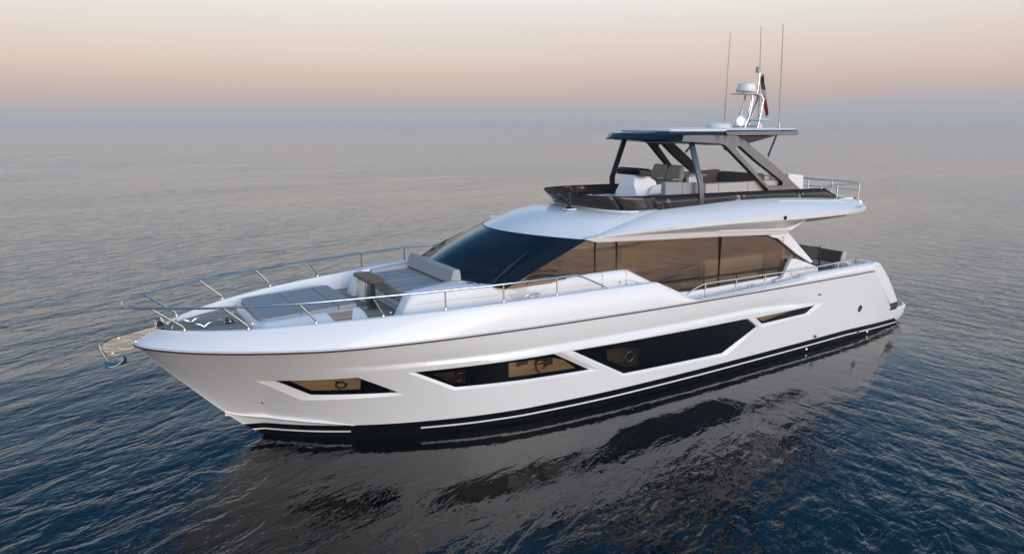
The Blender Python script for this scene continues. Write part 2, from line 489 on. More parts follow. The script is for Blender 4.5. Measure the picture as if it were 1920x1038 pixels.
def mesh_of(name, mb, mats, angle=35, off=(0, 0, 0), recalc=True, normals=None):
    me = bpy.data.meshes.new(name)
    ox, oy, oz = off
    me.from_pydata([(x - ox, y - oy, z - oz) for x, y, z in mb.v], [], mb.f)
    for m in (mats if isinstance(mats, (list, tuple)) else [mats]):
        me.materials.append(m)
    if recalc:
        bm = bmesh.new(); bm.from_mesh(me)
        bmesh.ops.remove_doubles(bm, verts=bm.verts, dist=1e-5)
        bmesh.ops.recalc_face_normals(bm, faces=bm.faces)
        bm.to_mesh(me); bm.free()
    for p in me.polygons:
        p.use_smooth = True
    me.set_sharp_from_angle(angle=R(angle))
    if normals is not None:
        me.normals_split_custom_set_from_vertices(normals)
    me.update()
    return me

def part(name, mb, mat, parent, angle=35, bevel=0.0, seg=2, recalc=True, label=None, subd=0):
    me = mesh_of(name, mb, mat, angle, recalc=recalc)
    o = bpy.data.objects.new(name, me)
    COL.objects.link(o)
    o.parent = parent
    if parent.type == 'EMPTY':
        o.location = -parent.location
    if bevel > 0:
        b = o.modifiers.new("bevel", 'BEVEL'); b.width = bevel; b.segments = seg; b.limit_method = 'ANGLE'; b.angle_limit = R(30)
    if subd:
        b = o.modifiers.new("subd", 'SUBSURF'); b.levels = subd; b.render_levels = subd
    if label:
        o['label'] = label
    return o
def empty(name, loc, label, cat, group=None):
    o = bpy.data.objects.new(name, None); COL.objects.link(o); o.location = loc
    o['label'] = label; o['category'] = cat
    if group: o['group'] = group
    return o
def single(name, mb, mat, base, label, cat, group=None, angle=35, bevel=0.0, seg=2):
    me = mesh_of(name, mb, mat, angle, off=base)
    o = bpy.data.objects.new(name, me); COL.objects.link(o); o.location = base
    o['label'] = label; o['category'] = cat
    if group: o['group'] = group
    if bevel > 0:
        b = o.modifiers.new("bevel", 'BEVEL'); b.width = bevel; b.segments = seg; b.limit_method = 'ANGLE'; b.angle_limit = R(30)
    return o
def interp(xs, ys):
    def f(x):
        if x <= xs[0]: return ys[0]
        for i in range(len(xs) - 1):
            if x <= xs[i + 1]:
                return ys[i] + (ys[i + 1] - ys[i]) * (x - xs[i]) / (xs[i + 1] - xs[i])
        return ys[-1]
    return f
def lerp(a, b, t): return a + (b - a) * t
def frange(a, b, n): return [a + (b - a) * i / (n - 1) for i in range(n)]
SIDES = (-1, 1)                       # port (-y, towards the camera), starboard

# ------------------------------------------------------------------ sea
wm = MB()
S_ = 60000.0
wm.add([(-S_, -S_, 0), (S_, -S_, 0), (S_, S_, 0), (-S_, S_, 0)], [(0, 1, 2, 3)])
sea = bpy.data.objects.new("water", mesh_of("water", wm, WATER)); COL.objects.link(sea)
sea['kind'] = 'structure'; sea['label'] = 'calm blue evening sea with small ripples'

# ------------------------------------------------------------------ yacht: hull lines
yacht = empty("motor_yacht", (9.5, 0, 0), "white flybridge motor yacht lying still on the calm sea", "yacht")
def pchip(xs,ys):
    n=len(xs);h=[xs[i+1]-xs[i] for i in range(n-1)];d=[(ys[i+1]-ys[i])/h[i] for i in range(n-1)]
    m=[0.0]*n
    m[0]=d[0];m[-1]=d[-1]
    for i in range(1,n-1):
        if d[i-1]*d[i]<=0: m[i]=0.0
        else:
            w1=2*h[i]+h[i-1];w2=h[i]+2*h[i-1];m[i]=(w1+w2)/(w1/d[i-1]+w2/d[i])
    def f(x):
        if x<=xs[0]: return ys[0]
        if x>=xs[-1]: return ys[-1]+m[-1]*(x-xs[-1])
        lo,hi=0,n-1
        while hi-lo>1:
            mid=(lo+hi)//2
            if xs[mid]<=x: lo=mid
            else: hi=mid
        t=(x-xs[lo])/h[lo];t2=t*t;t3=t2*t
        return (2*t3-3*t2+1)*ys[lo]+(t3-2*t2+t)*h[lo]*m[lo]+(-2*t3+3*t2)*ys[lo+1]+(t3-t2)*h[lo]*m[lo+1]
    return f
Yw=pchip([1.93,2.3,2.77,3.61,4.5,5.5,6.5,8.82,11,13.7,17,19.3],[0,.33,.70,1.22,1.62,1.96,2.17,2.35,2.38,2.36,2.28,2.08])
Yr=pchip([0,.02,.11,.29,.87,1.86,2.85,3.6,4.7,6.12,7.31,8.95,10.5,12.6,14.75,17.2,19.3],[0,.12,.30,.53,1.04,1.61,2.0,2.15,2.30,2.41,2.46,2.50,2.51,2.48,2.43,2.36,2.28])
Zs=pchip([0,.14,.3,.64,1.27,1.56,1.93,2.5],[2.08,1.90,1.69,1.30,.60,.30,0,-.35])
Xs=pchip([-.35,0,.30,.60,1.30,1.69,1.90,2.08],[2.5,1.93,1.56,1.27,.64,.30,.14,0])
def Zr(x): return 2.08-.0151*x
Zk=pchip([1.0,2.7,3.9,5.9,7.8,10.2,12.4,13.5,15.2,16],[1.66,1.615,1.58,1.51,1.49,1.46,1.445,1.385,1.245,1.17])
def sm(a,b,x):
    t=max(0,min(1,(x-a)/(b-a)));return t*t*(3-2*t)
def Hb(x,z):
    zr=Zr(x)
    if x<1.93: z0=Zs(x);y0=0.0
    else: z0=0.0;y0=Yw(x)
    y1=Yr(x)
    if z<z0:
        return max(0.0,y0*(1+.45*(z-z0)) ) if x>=1.93 else 0.0
    t=(z-z0)/max(1e-4,zr-z0)
    p=1.0+.25*sm(7,2.5,x)*sm(.2,1.5,x) if True else 1
    t=min(1.05,t)
    y=y0+(y1-y0)*(t**p)
    # knuckle: fairing hollow just above the crease
    zk=Zk(x);a=.045*sm(2.2,5.0,x)*(1-sm(13.0,15.5,x))
    d=z-zk
    if d>0: y-=a*math.exp(-(d/.16)**1.5)
    elif d>-.035: y-=a*(1+d/.035)
    return y

def Xe(z): return 17.38 + (1.82 - z) * 1.06          # raked after edge of the topsides
def hull_pt(x, z, d=0.0):
    """point on the port side, pushed d metres inboard along the surface normal"""
    p = Vector((x, -Hb(x, z), z))
    if d:
        n = hull_n(x, z)
        p = p - n * d
    return p
def hull_n(x, z):
    e = 0.02
    dx = (Hb(x + e, z) - Hb(x - e, z)) / (2 * e)
    dz = (Hb(x, z + e) - Hb(x, z - e)) / (2 * e)
    return Vector((-dx, -1, -dz)).normalized()

# window outlines on the topsides in (x, z): glass edge and outer edge of the recess round it
WINS = [
    dict(g=[(1.892, 1.369), (3.196, 1.389), (3.961, .954), (2.546, .979)], o=[(1.70, 1.375), (3.215, 1.398), (4.06, .925), (2.424, .894)], d=.050),
    dict(g=[(4.109, 1.395), (6.872, 1.362), (7.759, .868), (4.936, .954)], o=[(4.03, 1.405), (7.05, 1.372), (8.02, .822), (4.90, .915)], d=.045),
    dict(g=[(7.299, 1.357), (12.265, 1.274), (12.684, 1.006), (11.575, .542), (8.658, .617)], o=[(7.20, 1.368), (12.29, 1.282), (12.735, 1.003), (11.70, .475), (8.64, .570)], d=.045),
    dict(g=[(12.625, 1.240), (14.935, 1.222), (14.564, 1.049), (12.885, 1.045)], o=[(12.575, 1.250), (15.22, 1.228), (14.62, 1.00), (12.83, .975)], d=.045),
]
def inpoly(p, poly):
    x, y = p; c = False; n = len(poly)
    for i in range(n):
        x1, y1 = poly[i]; x2, y2 = poly[(i + 1) % n]
        if (y1 > y) != (y2 > y) and x < (x2 - x1) * (y - y1) / (y2 - y1) + x1: c = not c
    return c
def segd(p, a, b):
    ax, ay = a; bx, by = b; px, py = p
    L = (bx - ax) ** 2 + (by - ay) ** 2
    t = max(0, min(1, ((px - ax) * (bx - ax) + (py - ay) * (by - ay)) / L)) if L else 0
    return math.hypot(px - ax - t * (bx - ax), py - ay - t * (by - ay))
def dens(poly, h):
    o = []
    for i in range(len(poly)):
        a, b = poly[i], poly[(i + 1) % len(poly)]
        n = max(1, int(math.hypot(a[0] - b[0], a[1] - b[1]) / h))
        o += [(lerp(a[0], b[0], k / n), lerp(a[1], b[1], k / n)) for k in range(n)]
    return o

def build_hull():
    V, E = [], []
    def chain(pts, closed=False):
        o = len(V)
        V.extend(pts)
        for i in range(len(pts) - 1): E.append((o + i, o + i + 1))
        if closed: E.append((o + len(pts) - 1, o))
    XB = -.35
    zs = [2.08 - .012 * i - .00 for i in range(0)] 
    stem = [(Xs(z), z) for z in [2.079, 2.05, 2.0, 1.95, 1.9] + [1.9 - .09 * k for k in range(1, 25)] if z > XB]
    xt = [17.38 * (i / 110.0) ** 1.35 for i in range(1, 111)]
    top = [(x, Zr(x) - .001) for x in xt]
    aft = [(Xe(z), z) for z in frange(Zr(17.38) - .001, XB, 26)][1:]
    bot = [(x, XB) for x in frange(Xe(XB), stem[-1][0], 60)][1:-1]
    border = stem[::-1] + top + aft + bot
    chain(border, True)
    rings = [dens(w['o'], .16) for w in WINS]
    for r in rings: chain(r, True)
    cre = [(x, Zk(x)) for x in frange(2.6, 15.3, 110)]
    lo = [(x, Zk(x) - .035) for x in frange(2.6, 15.3, 110)]
    polys = [w['o'] for w in WINS]
    def runs(ch):
        cur = []
        for p in ch:
            bad = any(inpoly(p, q) or min(segd(p, q[i], q[(i + 1) % len(q)]) for i in range(len(q))) < .02 for q in polys)
            if bad:
                if len(cur) > 1: chain(cur)
                cur = []
            else: cur.append(p)
        if len(cur) > 1: chain(cur)
    runs(cre); runs(lo)
    # interior grid
    nz = 40
    for j in range(1, nz):
        for i in range(1, 190):
            s = (i / 190.0) ** 1.35
            z0 = XB + (2.06 - XB) * j / nz
            x = Xs(z0) + (Xe(z0) - Xs(z0)) * s
            z = XB + (Zr(x) - XB) * j / nz
            if x < Xs(z) + .012 or z > Zr(x) - .02 or x > Xe(z) - .03: continue
            if min(abs(z - Zk(x)), abs(z - Zk(x) + .035)) < .015 and 2.5 < x < 15.4: continue
            if any(inpoly((x, z), q) or min(segd((x, z), q[k], q[(k + 1) % len(q)]) for k in range(len(q))) < .035 for q in polys): continue
            V.append((x, z))
    r = delaunay_2d_cdt([Vector(v) for v in V], E, [], 0, 1e-5)
    vs, fs = r[0], r[2]
    pts = [(v.x, v.y) for v in vs]
    bp = border
    mb = MB()
    keep = []
    for f in fs:
        cx = sum(pts[i][0] for i in f) / len(f); cz = sum(pts[i][1] for i in f) / len(f)
        if not inpoly((cx, cz), bp): continue
        if any(inpoly((cx, cz), q) for q in rings): continue
        keep.append(tuple(f))
    P3 = [tuple(hull_pt(x, z)) for x, z in pts]
    N3 = [hull_n(max(x, .03), z) for x, z in pts]
    mb.add(P3, keep)
    n0 = len(P3)
    # recess walls
    allw = []
    for w in WINS:
        walls = MB(); allw.append(walls)
        n = len(w['o'])
        for i in range(n):
            k = (i + 1) % n
            for u in range(24):
                q = []
                for (src, dd) in ((w['o'], 0), (w['g'], w['d'])):
                    for t in (u / 24.0, (u + 1) / 24.0):
                        x = lerp(src[i][0], src[k][0], t); z = lerp(src[i][1], src[k][1], t)
                        q.append(tuple(hull_pt(x, z, dd + (.0 if dd else -.0005))))
                walls.add([q[0], q[1], q[3], q[2]], [(0, 1, 2, 3)])
    return mb, N3, allw
hmb, hN, hwalls = build_hull()
full = MB(); full.add(hmb.v, hmb.f); full.add([(x, -y, z) for x, y, z in hmb.v], [tuple(reversed(f)) for f in hmb.f])
allN = [tuple(n) for n in hN] + [(n.x, -n.y, n.z) for n in hN]
me = mesh_of("hull", full, HULLP, 180, recalc=False)
# make every port face point outwards before giving it the analytic normals
flip = [p.index for p in me.polygons if p.normal.dot(Vector(allN[p.vertices[0]])) < 0]
bm = bmesh.new(); bm.from_mesh(me); bm.faces.ensure_lookup_table()
bmesh.ops.reverse_faces(bm, faces=[bm.faces[i] for i in flip]); bm.to_mesh(me); bm.free()
me.normals_split_custom_set_from_vertices(allN)
hull = bpy.data.objects.new("hull", me); COL.objects.link(hull); hull.parent = yacht; hull.location = -yacht.location
# transom between the raked after edges
tr = MB()
rows = []
for z in frange(Zr(17.38), -.35, 14):
    x = Xe(z); y = Hb(x, z)
    rows.append([(x + .02 * (1 - (k / 8 - 1) ** 2), y * (k / 8 - 1), z) for k in range(17)])
tr.grid(rows)
part("transom", tr, WHITE, hull, 40)

def win_sheet(poly, d, h=.30):
    """window glass following the hull, d metres inboard of its surface"""
    # fan of quads between the upper and lower boundary chains
    xs = sorted(set([p[0] for p in poly] + frange(min(p[0] for p in poly) + 1e-4, max(p[0] for p in poly) - 1e-4, 40)))
    rows = []
    for x in xs:
        zz = []
        for i in range(len(poly)):
            a, b = poly[i], poly[(i + 1) % len(poly)]
            if (a[0] - x) * (b[0] - x) <= 0 and abs(a[0] - b[0]) > 1e-9:
                t = (x - a[0]) / (b[0] - a[0]); zz.append(lerp(a[1], b[1], t))
        if len(zz) < 2: continue
        lo, hi = min(zz), max(zz)
        rows.append([tuple(hull_pt(x, lerp(lo, hi, k / 4), d)) for k in range(5)])
    return MB().grid(rows)
def cabin_box(poly, d0, depth):
    """little lit cabin behind a pane: four walls and a back that follow the pane's outline"""
    m = MB()
    pts = dens(poly, .15)
    a = [hull_pt(x, z, d0) for x, z in pts]
    b = [p + Vector((0, depth, 0)) for p in a]
    m.grid([[tuple(p) for p in a] + [tuple(a[0])], [tuple(p) for p in b] + [tuple(b[0])]])
    m.add([tuple(p) for p in b], [tuple(range(len(b)))])
    return m
def glass_with_holes(poly, holes, d):
    V, E = [], []
    rings = [dens(poly, .14)] + [dens(h, .12) for h in holes]
    for r in rings:
        o = len(V); V += r; E += [(o + i, o + (i + 1) % len(r)) for i in range(len(r))]
    x0, x1 = min(p[0] for p in poly), max(p[0] for p in poly); z0, z1 = min(p[1] for p in poly), max(p[1] for p in poly)
    for i in range(1, int((x1 - x0) / .12)):
        for j in range(1, 5):
            p = (x0 + .12 * i, lerp(z0, z1, j / 5))
            if inpoly(p, poly) and not any(inpoly(p, h) for h in holes) and min(segd(p, r[k], r[(k + 1) % len(r)]) for r in rings for k in range(len(r))) > .03:
                V.append(p)
    r = delaunay_2d_cdt([Vector(v) for v in V], E, [], 0, 1e-6)
    P = [(v.x, v.y) for v in r[0]]
    F = []
    for f in r[2]:
        c = (sum(P[i][0] for i in f) / len(f), sum(P[i][1] for i in f) / len(f))
        if inpoly(c, poly) and not any(inpoly(c, h) for h in holes): F.append(tuple(f))
    return MB().add([tuple(hull_pt(x, z, d)) for x, z in P], F)
PANES = [
    [dict(p=[(2.194, 1.311), (3.219, 1.335), (3.285, 1.28), (3.305, 1.077), (2.545, 1.078)], lit=1, ring=(2.98, 1.222, .083))],
    [dict(p=[(4.486, 1.283), (5.094, 1.31), (5.125, 1.027), (4.875, 1.038)], lit=0, ring=(4.975, 1.185, .085)),
     dict(p=[(5.927, 1.316), (6.844, 1.282), (7.118, 1.19), (7.424, .961), (5.956, 1.012)], lit=1, ring=(6.594, 1.155, .098))],
    [dict(p=[(8.15, 1.22), (8.55, 1.21), (9.02, 1.10), (9.02, .74), (8.72, .74), (8.20, 1.0)], lit=0, ring=(8.743, .985, .11))],
    [dict(p=[(12.67, 1.228), (14.25, 1.208), (12.93, 1.10)], lit=2, ring=None)],
]
DIVS = [[], [((5.255, 1.386), (5.282, .948)), ((5.835, 1.37), (5.855, .934))], [((10.317, 1.302), (10.362, .575)), ((11.719, 1.28), (11.775, .625))], []]
for s in SIDES:
    for w, panes, divs, reveal in zip(WINS, PANES, DIVS, hwalls):
        glass = glass_with_holes(w['g'], [q['p'] for q in panes], w['d'] - .002)
        def sd(mb): return mb if s < 0 else mb.mirror()
        wo = part("hull_window", sd(glass), WBLACK, yacht, 60)
        part("window_frame", sd(reveal), WHITE, wo, 60)
        for pn in panes:
            part("pane", sd(win_sheet(pn['p'], w['d'] + .001)), PGLASS, wo, 60)
            mat_ = CABIN_GLOW if pn['lit'] == 1 else (CABDIM if pn['lit'] == 0 else SALON)
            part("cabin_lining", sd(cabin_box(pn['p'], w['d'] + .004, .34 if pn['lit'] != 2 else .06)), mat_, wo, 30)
            if pn['lit'] == 1 and pn['ring']:
                x, z, rr = pn['ring']
                q0 = hull_pt(x, z, w['d'])
                for (ax, az, bw, bh, dp) in ((.22, .02, .16, .12, .24), (-.20, .03, .13, .09, .28), (.36, -.06, .10, .08, .20)) if w is not WINS[0] else ((.31, -.30, .55, .12, .26),):
                    c0 = q0 + Vector((ax, dp, az))
                    mm = MB().hexa([(c0.x - bw, c0.y, c0.z - bh), (c0.x + bw, c0.y, c0.z - bh * .8), (c0.x + bw, c0.y + .05, c0.z - bh * .8), (c0.x - bw, c0.y + .05, c0.z - bh), (c0.x - bw * .8, c0.y, c0.z + bh * .5), (c0.x + bw * .9, c0.y, c0.z + bh), (c0.x + bw * .9, c0.y + .05, c0.z + bh), (c0.x - bw * .8, c0.y + .05, c0.z + bh * .5)])
                    if w is not WINS[0]: part("cabin_cushion", sd(mm), BROWNC, wo, bevel=.015)
        for a, b in divs:
            t = MB().tube([hull_pt(*a, w['d'] - .006), hull_pt(*b, w['d'] - .006)], .004, 5)
            part("mullion", sd(t), DARKM, wo)
        for pn in panes:
            if pn['ring']:
                x, z, rr = pn['ring']
                rb = MB().torus(hull_pt(x, z, w['d'] - .03), hull_n(x, z), rr, .020 if pn['lit'] else .013, 28, 8)
                for k in range(3):
                    an = k * 2.09 + .5
                    t1 = hull_n(x, z).orthogonal().normalized(); t2 = hull_n(x, z).cross(t1)
                    cpt = hull_pt(x, z, w['d'] - .03) + (t1 * math.cos(an) + t2 * math.sin(an)) * (rr + .018)
                    rb.tube([cpt - hull_n(x, z) * .015, cpt + hull_n(x, z) * .015], .022, 8)
                part("opening_port", sd(rb), BLACK, wo)

# rub rail: black fender line with a bright steel strip above it
RX = [0.0] + [17.38 * (i / 70.0) ** 1.5 for i in range(1, 71)]
def railpt(x, dz=0, dy=0): return (x if x > 0 else -.012, -(Yr(x) + dy), Zr(x) + dz)
pts = [railpt(x, -.004, .012) for x in RX]
path = [(a, -b, c) for a, b, c in pts[:0:-1]] + pts
part("rub_rail", MB().tube(path, .0125, 6), RUBBER, yacht)
pts = [railpt(x, .020, .010) for x in RX]
path = [(a, -b, c) for a, b, c in pts[:0:-1]] + pts
part("rub_rail_strip", MB().tube(path, .011, 6), WHITE, yacht)

# spray rail running down from the stem to the water
for s in SIDES:
    rows = []
    for x in frange(1.29, 3.3, 22):
        zt = interp([1.29, 1.5, 2.0, 2.75, 3.6, 3.9], [.59, .52, .445, .375, .245, .19])(x)
        y = Hb(x, zt); k = sm(1.25, 1.9, x) * (1 - sm(2.5, 3.3, x))
        rows.append([(x, s * (y + .004), zt + .015), (x, s * (y + .055 * k + .006), zt - .008), (x, s * (Hb(x, zt - .075) + .045 * k + .004), zt - .035), (x, s * (Hb(x, zt - .09) + .003), zt - .075)])
    part("spray_rail", MB().grid(rows), WHITE, yacht, 30)
# small hull fittings
for (x, z, r_, dp) in ((1.866, .827, .022, .02), (15.007, .392, .035, .05), (14.93, 1.494, .02, .03), (15.0, 1.494, .02, .03), (17.03, .14, .035, .04)):
    p = hull_pt(x, z); n = hull_n(x, z)
    part("drain_fitting", MB().lathe([(r_ * 1.3, -.01), (r_ * 1.3, .008), (r_, dp), (r_ * .55, dp), (r_ * .5, .005)], p, 14, n), STEEL, yacht)
p = hull_pt(16.953, .832); n = hull_n(16.953, .832)
pl = part("porthole", MB().lathe([(.001, .004), (.085, .004), (.085, -.01)], p, 28, n), BLACK, yacht)
part("rim", MB().torus(p + n * .004, n, .088, .012, 28, 6), STEEL, pl)
for px, pz in ((14.75, .085), (17.55, .07)):
    p = hull_pt(px, pz); n = hull_n(px, pz)
    part("courtesy_light", MB().lathe([(.001, .012), (.018, .010), (.020, 0)], p, 14, n), LAMP, yacht)
    ld = bpy.data.lights.new("hull_lamp", 'SPOT'); ld.energy = 7; ld.spot_size = R(95); ld.spot_blend = .9; ld.shadow_soft_size = .03; ld.color = (1, .98, .85)
    lo_ = bpy.data.objects.new("hull_lamp", ld); COL.objects.link(lo_)
    lo_.location = p + n * .06; lo_.rotation_euler = Vector((.25, n.y * .6, -1)).to_track_quat('-Z', 'Y').to_euler()
    lo_.parent = yacht; lo_.location = lo_.location - yacht.location

# ------------------------------------------------------------------ bulwark
ZG = interp([.33, .72, 1.6, 2.59, 3.65, 4.72, 5.82, 7.5, 9.42, 9.50, 10.58, 10.70, 14.22, 14.45, 15.6, 17.2, 17.5, 17.9],
            [2.30, 2.33, 2.38, 2.43, 2.46, 2.48, 2.50, 2.49, 2.465, 2.45, 1.965, 1.945, 1.985, 2.05, 2.045, 2.03, 2.02, 1.94])
YG = pchip([.33, .45, .72, 1.6, 2.59, 3.65, 4.72, 5.82, 7.0, 9.5, 10.7, 14.0, 16, 17.5, 18], [0, .22, .56, 1.22, 1.63, 1.93, 2.15, 2.29, 2.345, 2.40, 2.44, 2.38, 2.345, 2.29, 2.26])
def deckz(x):
    return interp([0, 4.5, 9.3, 10.7, 14.2, 14.6, 18], [2.29, 2.12, 2.12, 1.55, 1.50, 1.32, 1.32])(x)
def bul_in(x): return max(0.0, YG(x) - .11 * min(1, max(0, (x - .33) / .4)))
def xg(xr): return xr + .33 * math.exp(-xr / .55)
bx = sorted(set([0, .01, .03, .06] + [17.38 * (i / 95.0) ** 1.4 for i in range(1, 96)] + [9.42, 9.5, 10.58, 10.7, 14.22, 14.45]))
for s in SIDES:
    rows = []
    for x in bx:
        g = xg(x)
        a = Vector((x, Yr(x) + .006, Zr(x) + .035)); b = Vector((g, YG(g), ZG(g) - .02))
        c = (a + b) / 2 + Vector((0, .045 * sm(.3, 2, x), .02))
        prof = []
        for t in frange(0, 1, 8):
            prof.append(a * (1 - t) ** 2 + c * (2 * t * (1 - t)) + b * t * t)
        yi = bul_in(g); w = YG(g) - yi
        prof += [Vector((g, YG(g) - .18 * w, ZG(g) - .003)), Vector((g, YG(g) - .4 * w, ZG(g))), Vector((g, yi + .12 * w, ZG(g))), Vector((g, yi, ZG(g) - .025)), Vector((g, max(0, yi - .012), min(ZG(g) - .04, deckz(g) - .02)))]
        rows.append([(p.x, s * p.y, p.z) for p in prof])
    part("bulwark", MB().grid(rows), WHITE, yacht, 38)
# quarter: the raked white wing closing the topsides aft
for s in SIDES:
    ol = [(17.40, 2.03), (17.62, 2.02), (17.80, 1.96), (17.95, 1.84), (18.33, 1.50), (18.70, 1.08), (19.00, .72), (18.56, .70), (17.42, 1.78)]
    m = MB().prism([(x, s * (Yr(min(x, 17.4)) - .045 - .05 * max(0, x - 17.4)), z) for x, z in ol], [(x, s * (1.75 - .05 * max(0, x - 17.4)), z) for x, z in ol])
    part("quarter_panel", m, WHITE, yacht, 40, bevel=.05, seg=4)
    m = MB().box(18.50, 19.02, s * 1.7, s * (2.19), .50, .715)
    part("quarter_vent", m, BLACK, yacht)
# swim platform
pl_ = [(18.35, -2.16), (19.35, -2.14)] + [(19.35 + .85 * math.sin(a), -2.14 + .85 * (1 - math.cos(a))) for a in frange(.15, math.pi / 2, 8)]
pl_ = pl_ + [(x, -y) for x, y in pl_[::-1]]
sp = part("swim_platform", MB().loft([[(x - .10, y * .97, .12) for x, y in pl_], [(x - .02, y * .99, .25) for x, y in pl_], [(x, y, .47) for x, y in pl_], [(x - .03, y * .985, .505) for x, y in pl_]]), WHITE, yacht, 30)
part("teak_inlay", MB().prism([(x - .05, y * .965, .504) for x, y in pl_], [(x - .05, y * .965, .512) for x, y in pl_]), TEAK, sp)

# ------------------------------------------------------------------ decks
rows = []
for x in [.46, .6, .8, 1.1, 1.5, 2, 2.5, 3, 3.5, 4, 4.5, 5.5, 7, 9.3, 9.8, 10.3, 10.7, 12, 14.2, 14.55, 15.5, 16.5, 17.6]:
    y = max(.02, bul_in(x) - .002)
    rows.append([(x, y * k / 6, deckz(x)) for k in range(-6, 7)])
part("deck", MB().grid(rows), TEAK, yacht)
# cockpit transom bulwark joining the two quarters
m = MB()
m.box(17.55, 17.80, -2.15, 2.15, 1.25, 1.86)
part("cockpit_bulwark", m, WHITE, yacht, bevel=.04, seg=3)

# ------------------------------------------------------------------ foredeck sun pad plinth
rows = []
for x, hw, zz in ((1.80, .60, 2.30), (1.84, .80, 2.36), (1.92, .90, 2.395), (2.6, .93, 2.405), (3.2, .95, 2.425), (3.52, .96, 2.43), (3.60, .96, 2.36), (3.66, .97, 2.12)):
    lim = bul_in(x) - .14
    zd = deckz(x) - .02
    o1 = min(hw + .14, lim); o2 = min(hw + .42, lim + .06)
    k = sm(1.8, 2.2, x)
    half = [(0, zz), (hw - .06, zz), (hw, zz + .03 * k), (o1, zz + .028 * k), (o2, lerp(zz, zd, .45)), (o2 + .02, zd)]
    rows.append([(x, -y, z) for y, z in half[::-1]] + [(x, y, z) for y, z in half[1:]])
rows = [[(1.76, p[1] * .98, deckz(1.76) - .02) for p in rows[0]]] + rows
pl_o = part("sun_pad_plinth", MB().grid(rows), DECKW, yacht, 40)
for s in SIDES:
    # teak-faced step let into the plinth's flank
    st = MB().hexa([(3.02, s * 1.36, 2.26), (3.30, s * 1.34, 2.27), (3.34, s * 1.10, 2.30), (2.98, s * 1.10, 2.30), (3.02, s * 1.40, 2.32), (3.26, s * 1.36, 2.33), (3.42, s * 1.06, 2.47), (2.92, s * 1.06, 2.455)])
    part("teak_step", st, TEAK, yacht)
    part("cup_holder", MB().lathe([(.045, 0), (.052, .006), (.060, .004), (.060, -.01)], (2.76, s * 1.02, 2.432), 20), STEEL, yacht)
for y in (-.62, .62):
    part("step_lamp", MB().lathe([(.001, .01), (.018, .008), (.02, 0)], (1.775, y, 2.32), 10, (-1, 0, 0)), WARML, yacht)

def cushion(name, pts, z0, z1, mat, label, cat, base, bev=.03, group=None):
    m = MB().prism([(x, y, z0(x)) for x, y in pts], [(x, y, z1(x)) for x, y in pts])
    return single(name, m, mat, base, label, cat, group, bevel=bev, seg=4)
zc0 = lambda x: lerp(2.372, 2.432, (x - 1.85) / 1.7)
zc1 = lambda x: lerp(2.435, 2.495, (x - 1.85) / 1.7)
sp_ = empty("sun_pad", (2.5, 0, 2.40), "large grey sun pad on the foredeck with a narrow strip behind a dark seam", "sun pad")
def pad(name, pts, bev=.012):
    m = MB().prism([(x, y, zc0(x)) for x, y in pts], [(x, y, zc1(x)) for x, y in pts])
    return part(name, m, CUSH, sp_, bevel=bev, seg=4)
pad("cushion", [(1.83, -.62), (1.90, -.80), (2.0, -.87), (2.55, -.87), (2.55, -.003), (1.83, -.003)])
pad("cushion", [(1.83, .62), (1.90, .80), (2.0, .87), (2.55, .87), (2.55, .003), (1.83, .003)])
pad("cushion", [(2.556, -.87), (3.20, -.87), (3.20, .87), (2.556, .87)])
pad("cushion", [(3.215, -.87), (3.54, -.86), (3.54, .86), (3.215, .87)])

# ------------------------------------------------------------------ bow gear
def cleat(x, y, z, ln, h, yaw=0.0):
    m = MB()
    c, sn = math.cos(yaw), math.sin(yaw)
    def q(a, b, cc): return (x + a * c - b * sn, y + a * sn + b * c, z + cc)
    for k in (-1, 1):
        m.tube([q(k * ln * .22, 0, 0), q(k * ln * .22, 0, h * .8)], .014, 8)
        m.lathe([(.03, 0), (.03, .008), (.016, .02)], q(k * ln * .22, 0, 0), 10)
    m.tube([q(-ln / 2, 0, h * .72), q(-ln * .4, 0, h * .92), q(-ln * .22, 0, h), q(ln * .22, 0, h), q(ln * .4, 0, h * .92), q(ln / 2, 0, h * .72)], [.010, .016, .018, .018, .016, .010], 8)
    part("mooring_cleat", m, STEEL, yacht)
def horncleat(x, y, z):
    m = MB()
    m.lathe([(.06, 0), (.06, .012), (.03, .02), (.001, .02)], (x, y, z), 14)
    for k in (-1, 1):
        m.tube([(x, y, z + .015), (x + k * .05, y, z + .06), (x + k * .11, y + .01, z + .085), (x + k * .15, y + .015, z + .07)], [.024, .024, .02, .012], 8)
    part("bow_cleat", m, STEEL, yacht)
horncleat(.90, .18, 2.255); horncleat(1.06, -.20, 2.25)
wl = part("windlass", MB().lathe([(.10, 0), (.10, .025), (.06, .03), (.055, .07), (.075, .09), (.075, .12), (.03, .135), (.001, .135)], (1.50, -.05, 2.23), 24), STEEL, yacht)
part("chain_wheel", MB().torus((1.50, -.05, 2.28), (0, 0, 1), .07, .016, 20, 8), STEELM, wl)
part("capstan", MB().lathe([(.085, 0), (.085, .02), (.045, .04), (.045, .08), (.06, .10), (.001, .105)], (1.62, .34, 2.225), 20), STEEL, yacht)
for hx, hy in ((1.38, .22), (1.44, -.42)):
    part("deck_fitting", MB().lathe([(.06, 0), (.06, .01), (.03, .016), (.001, .016)], (hx, hy, 2.235), 18), STEEL, yacht)
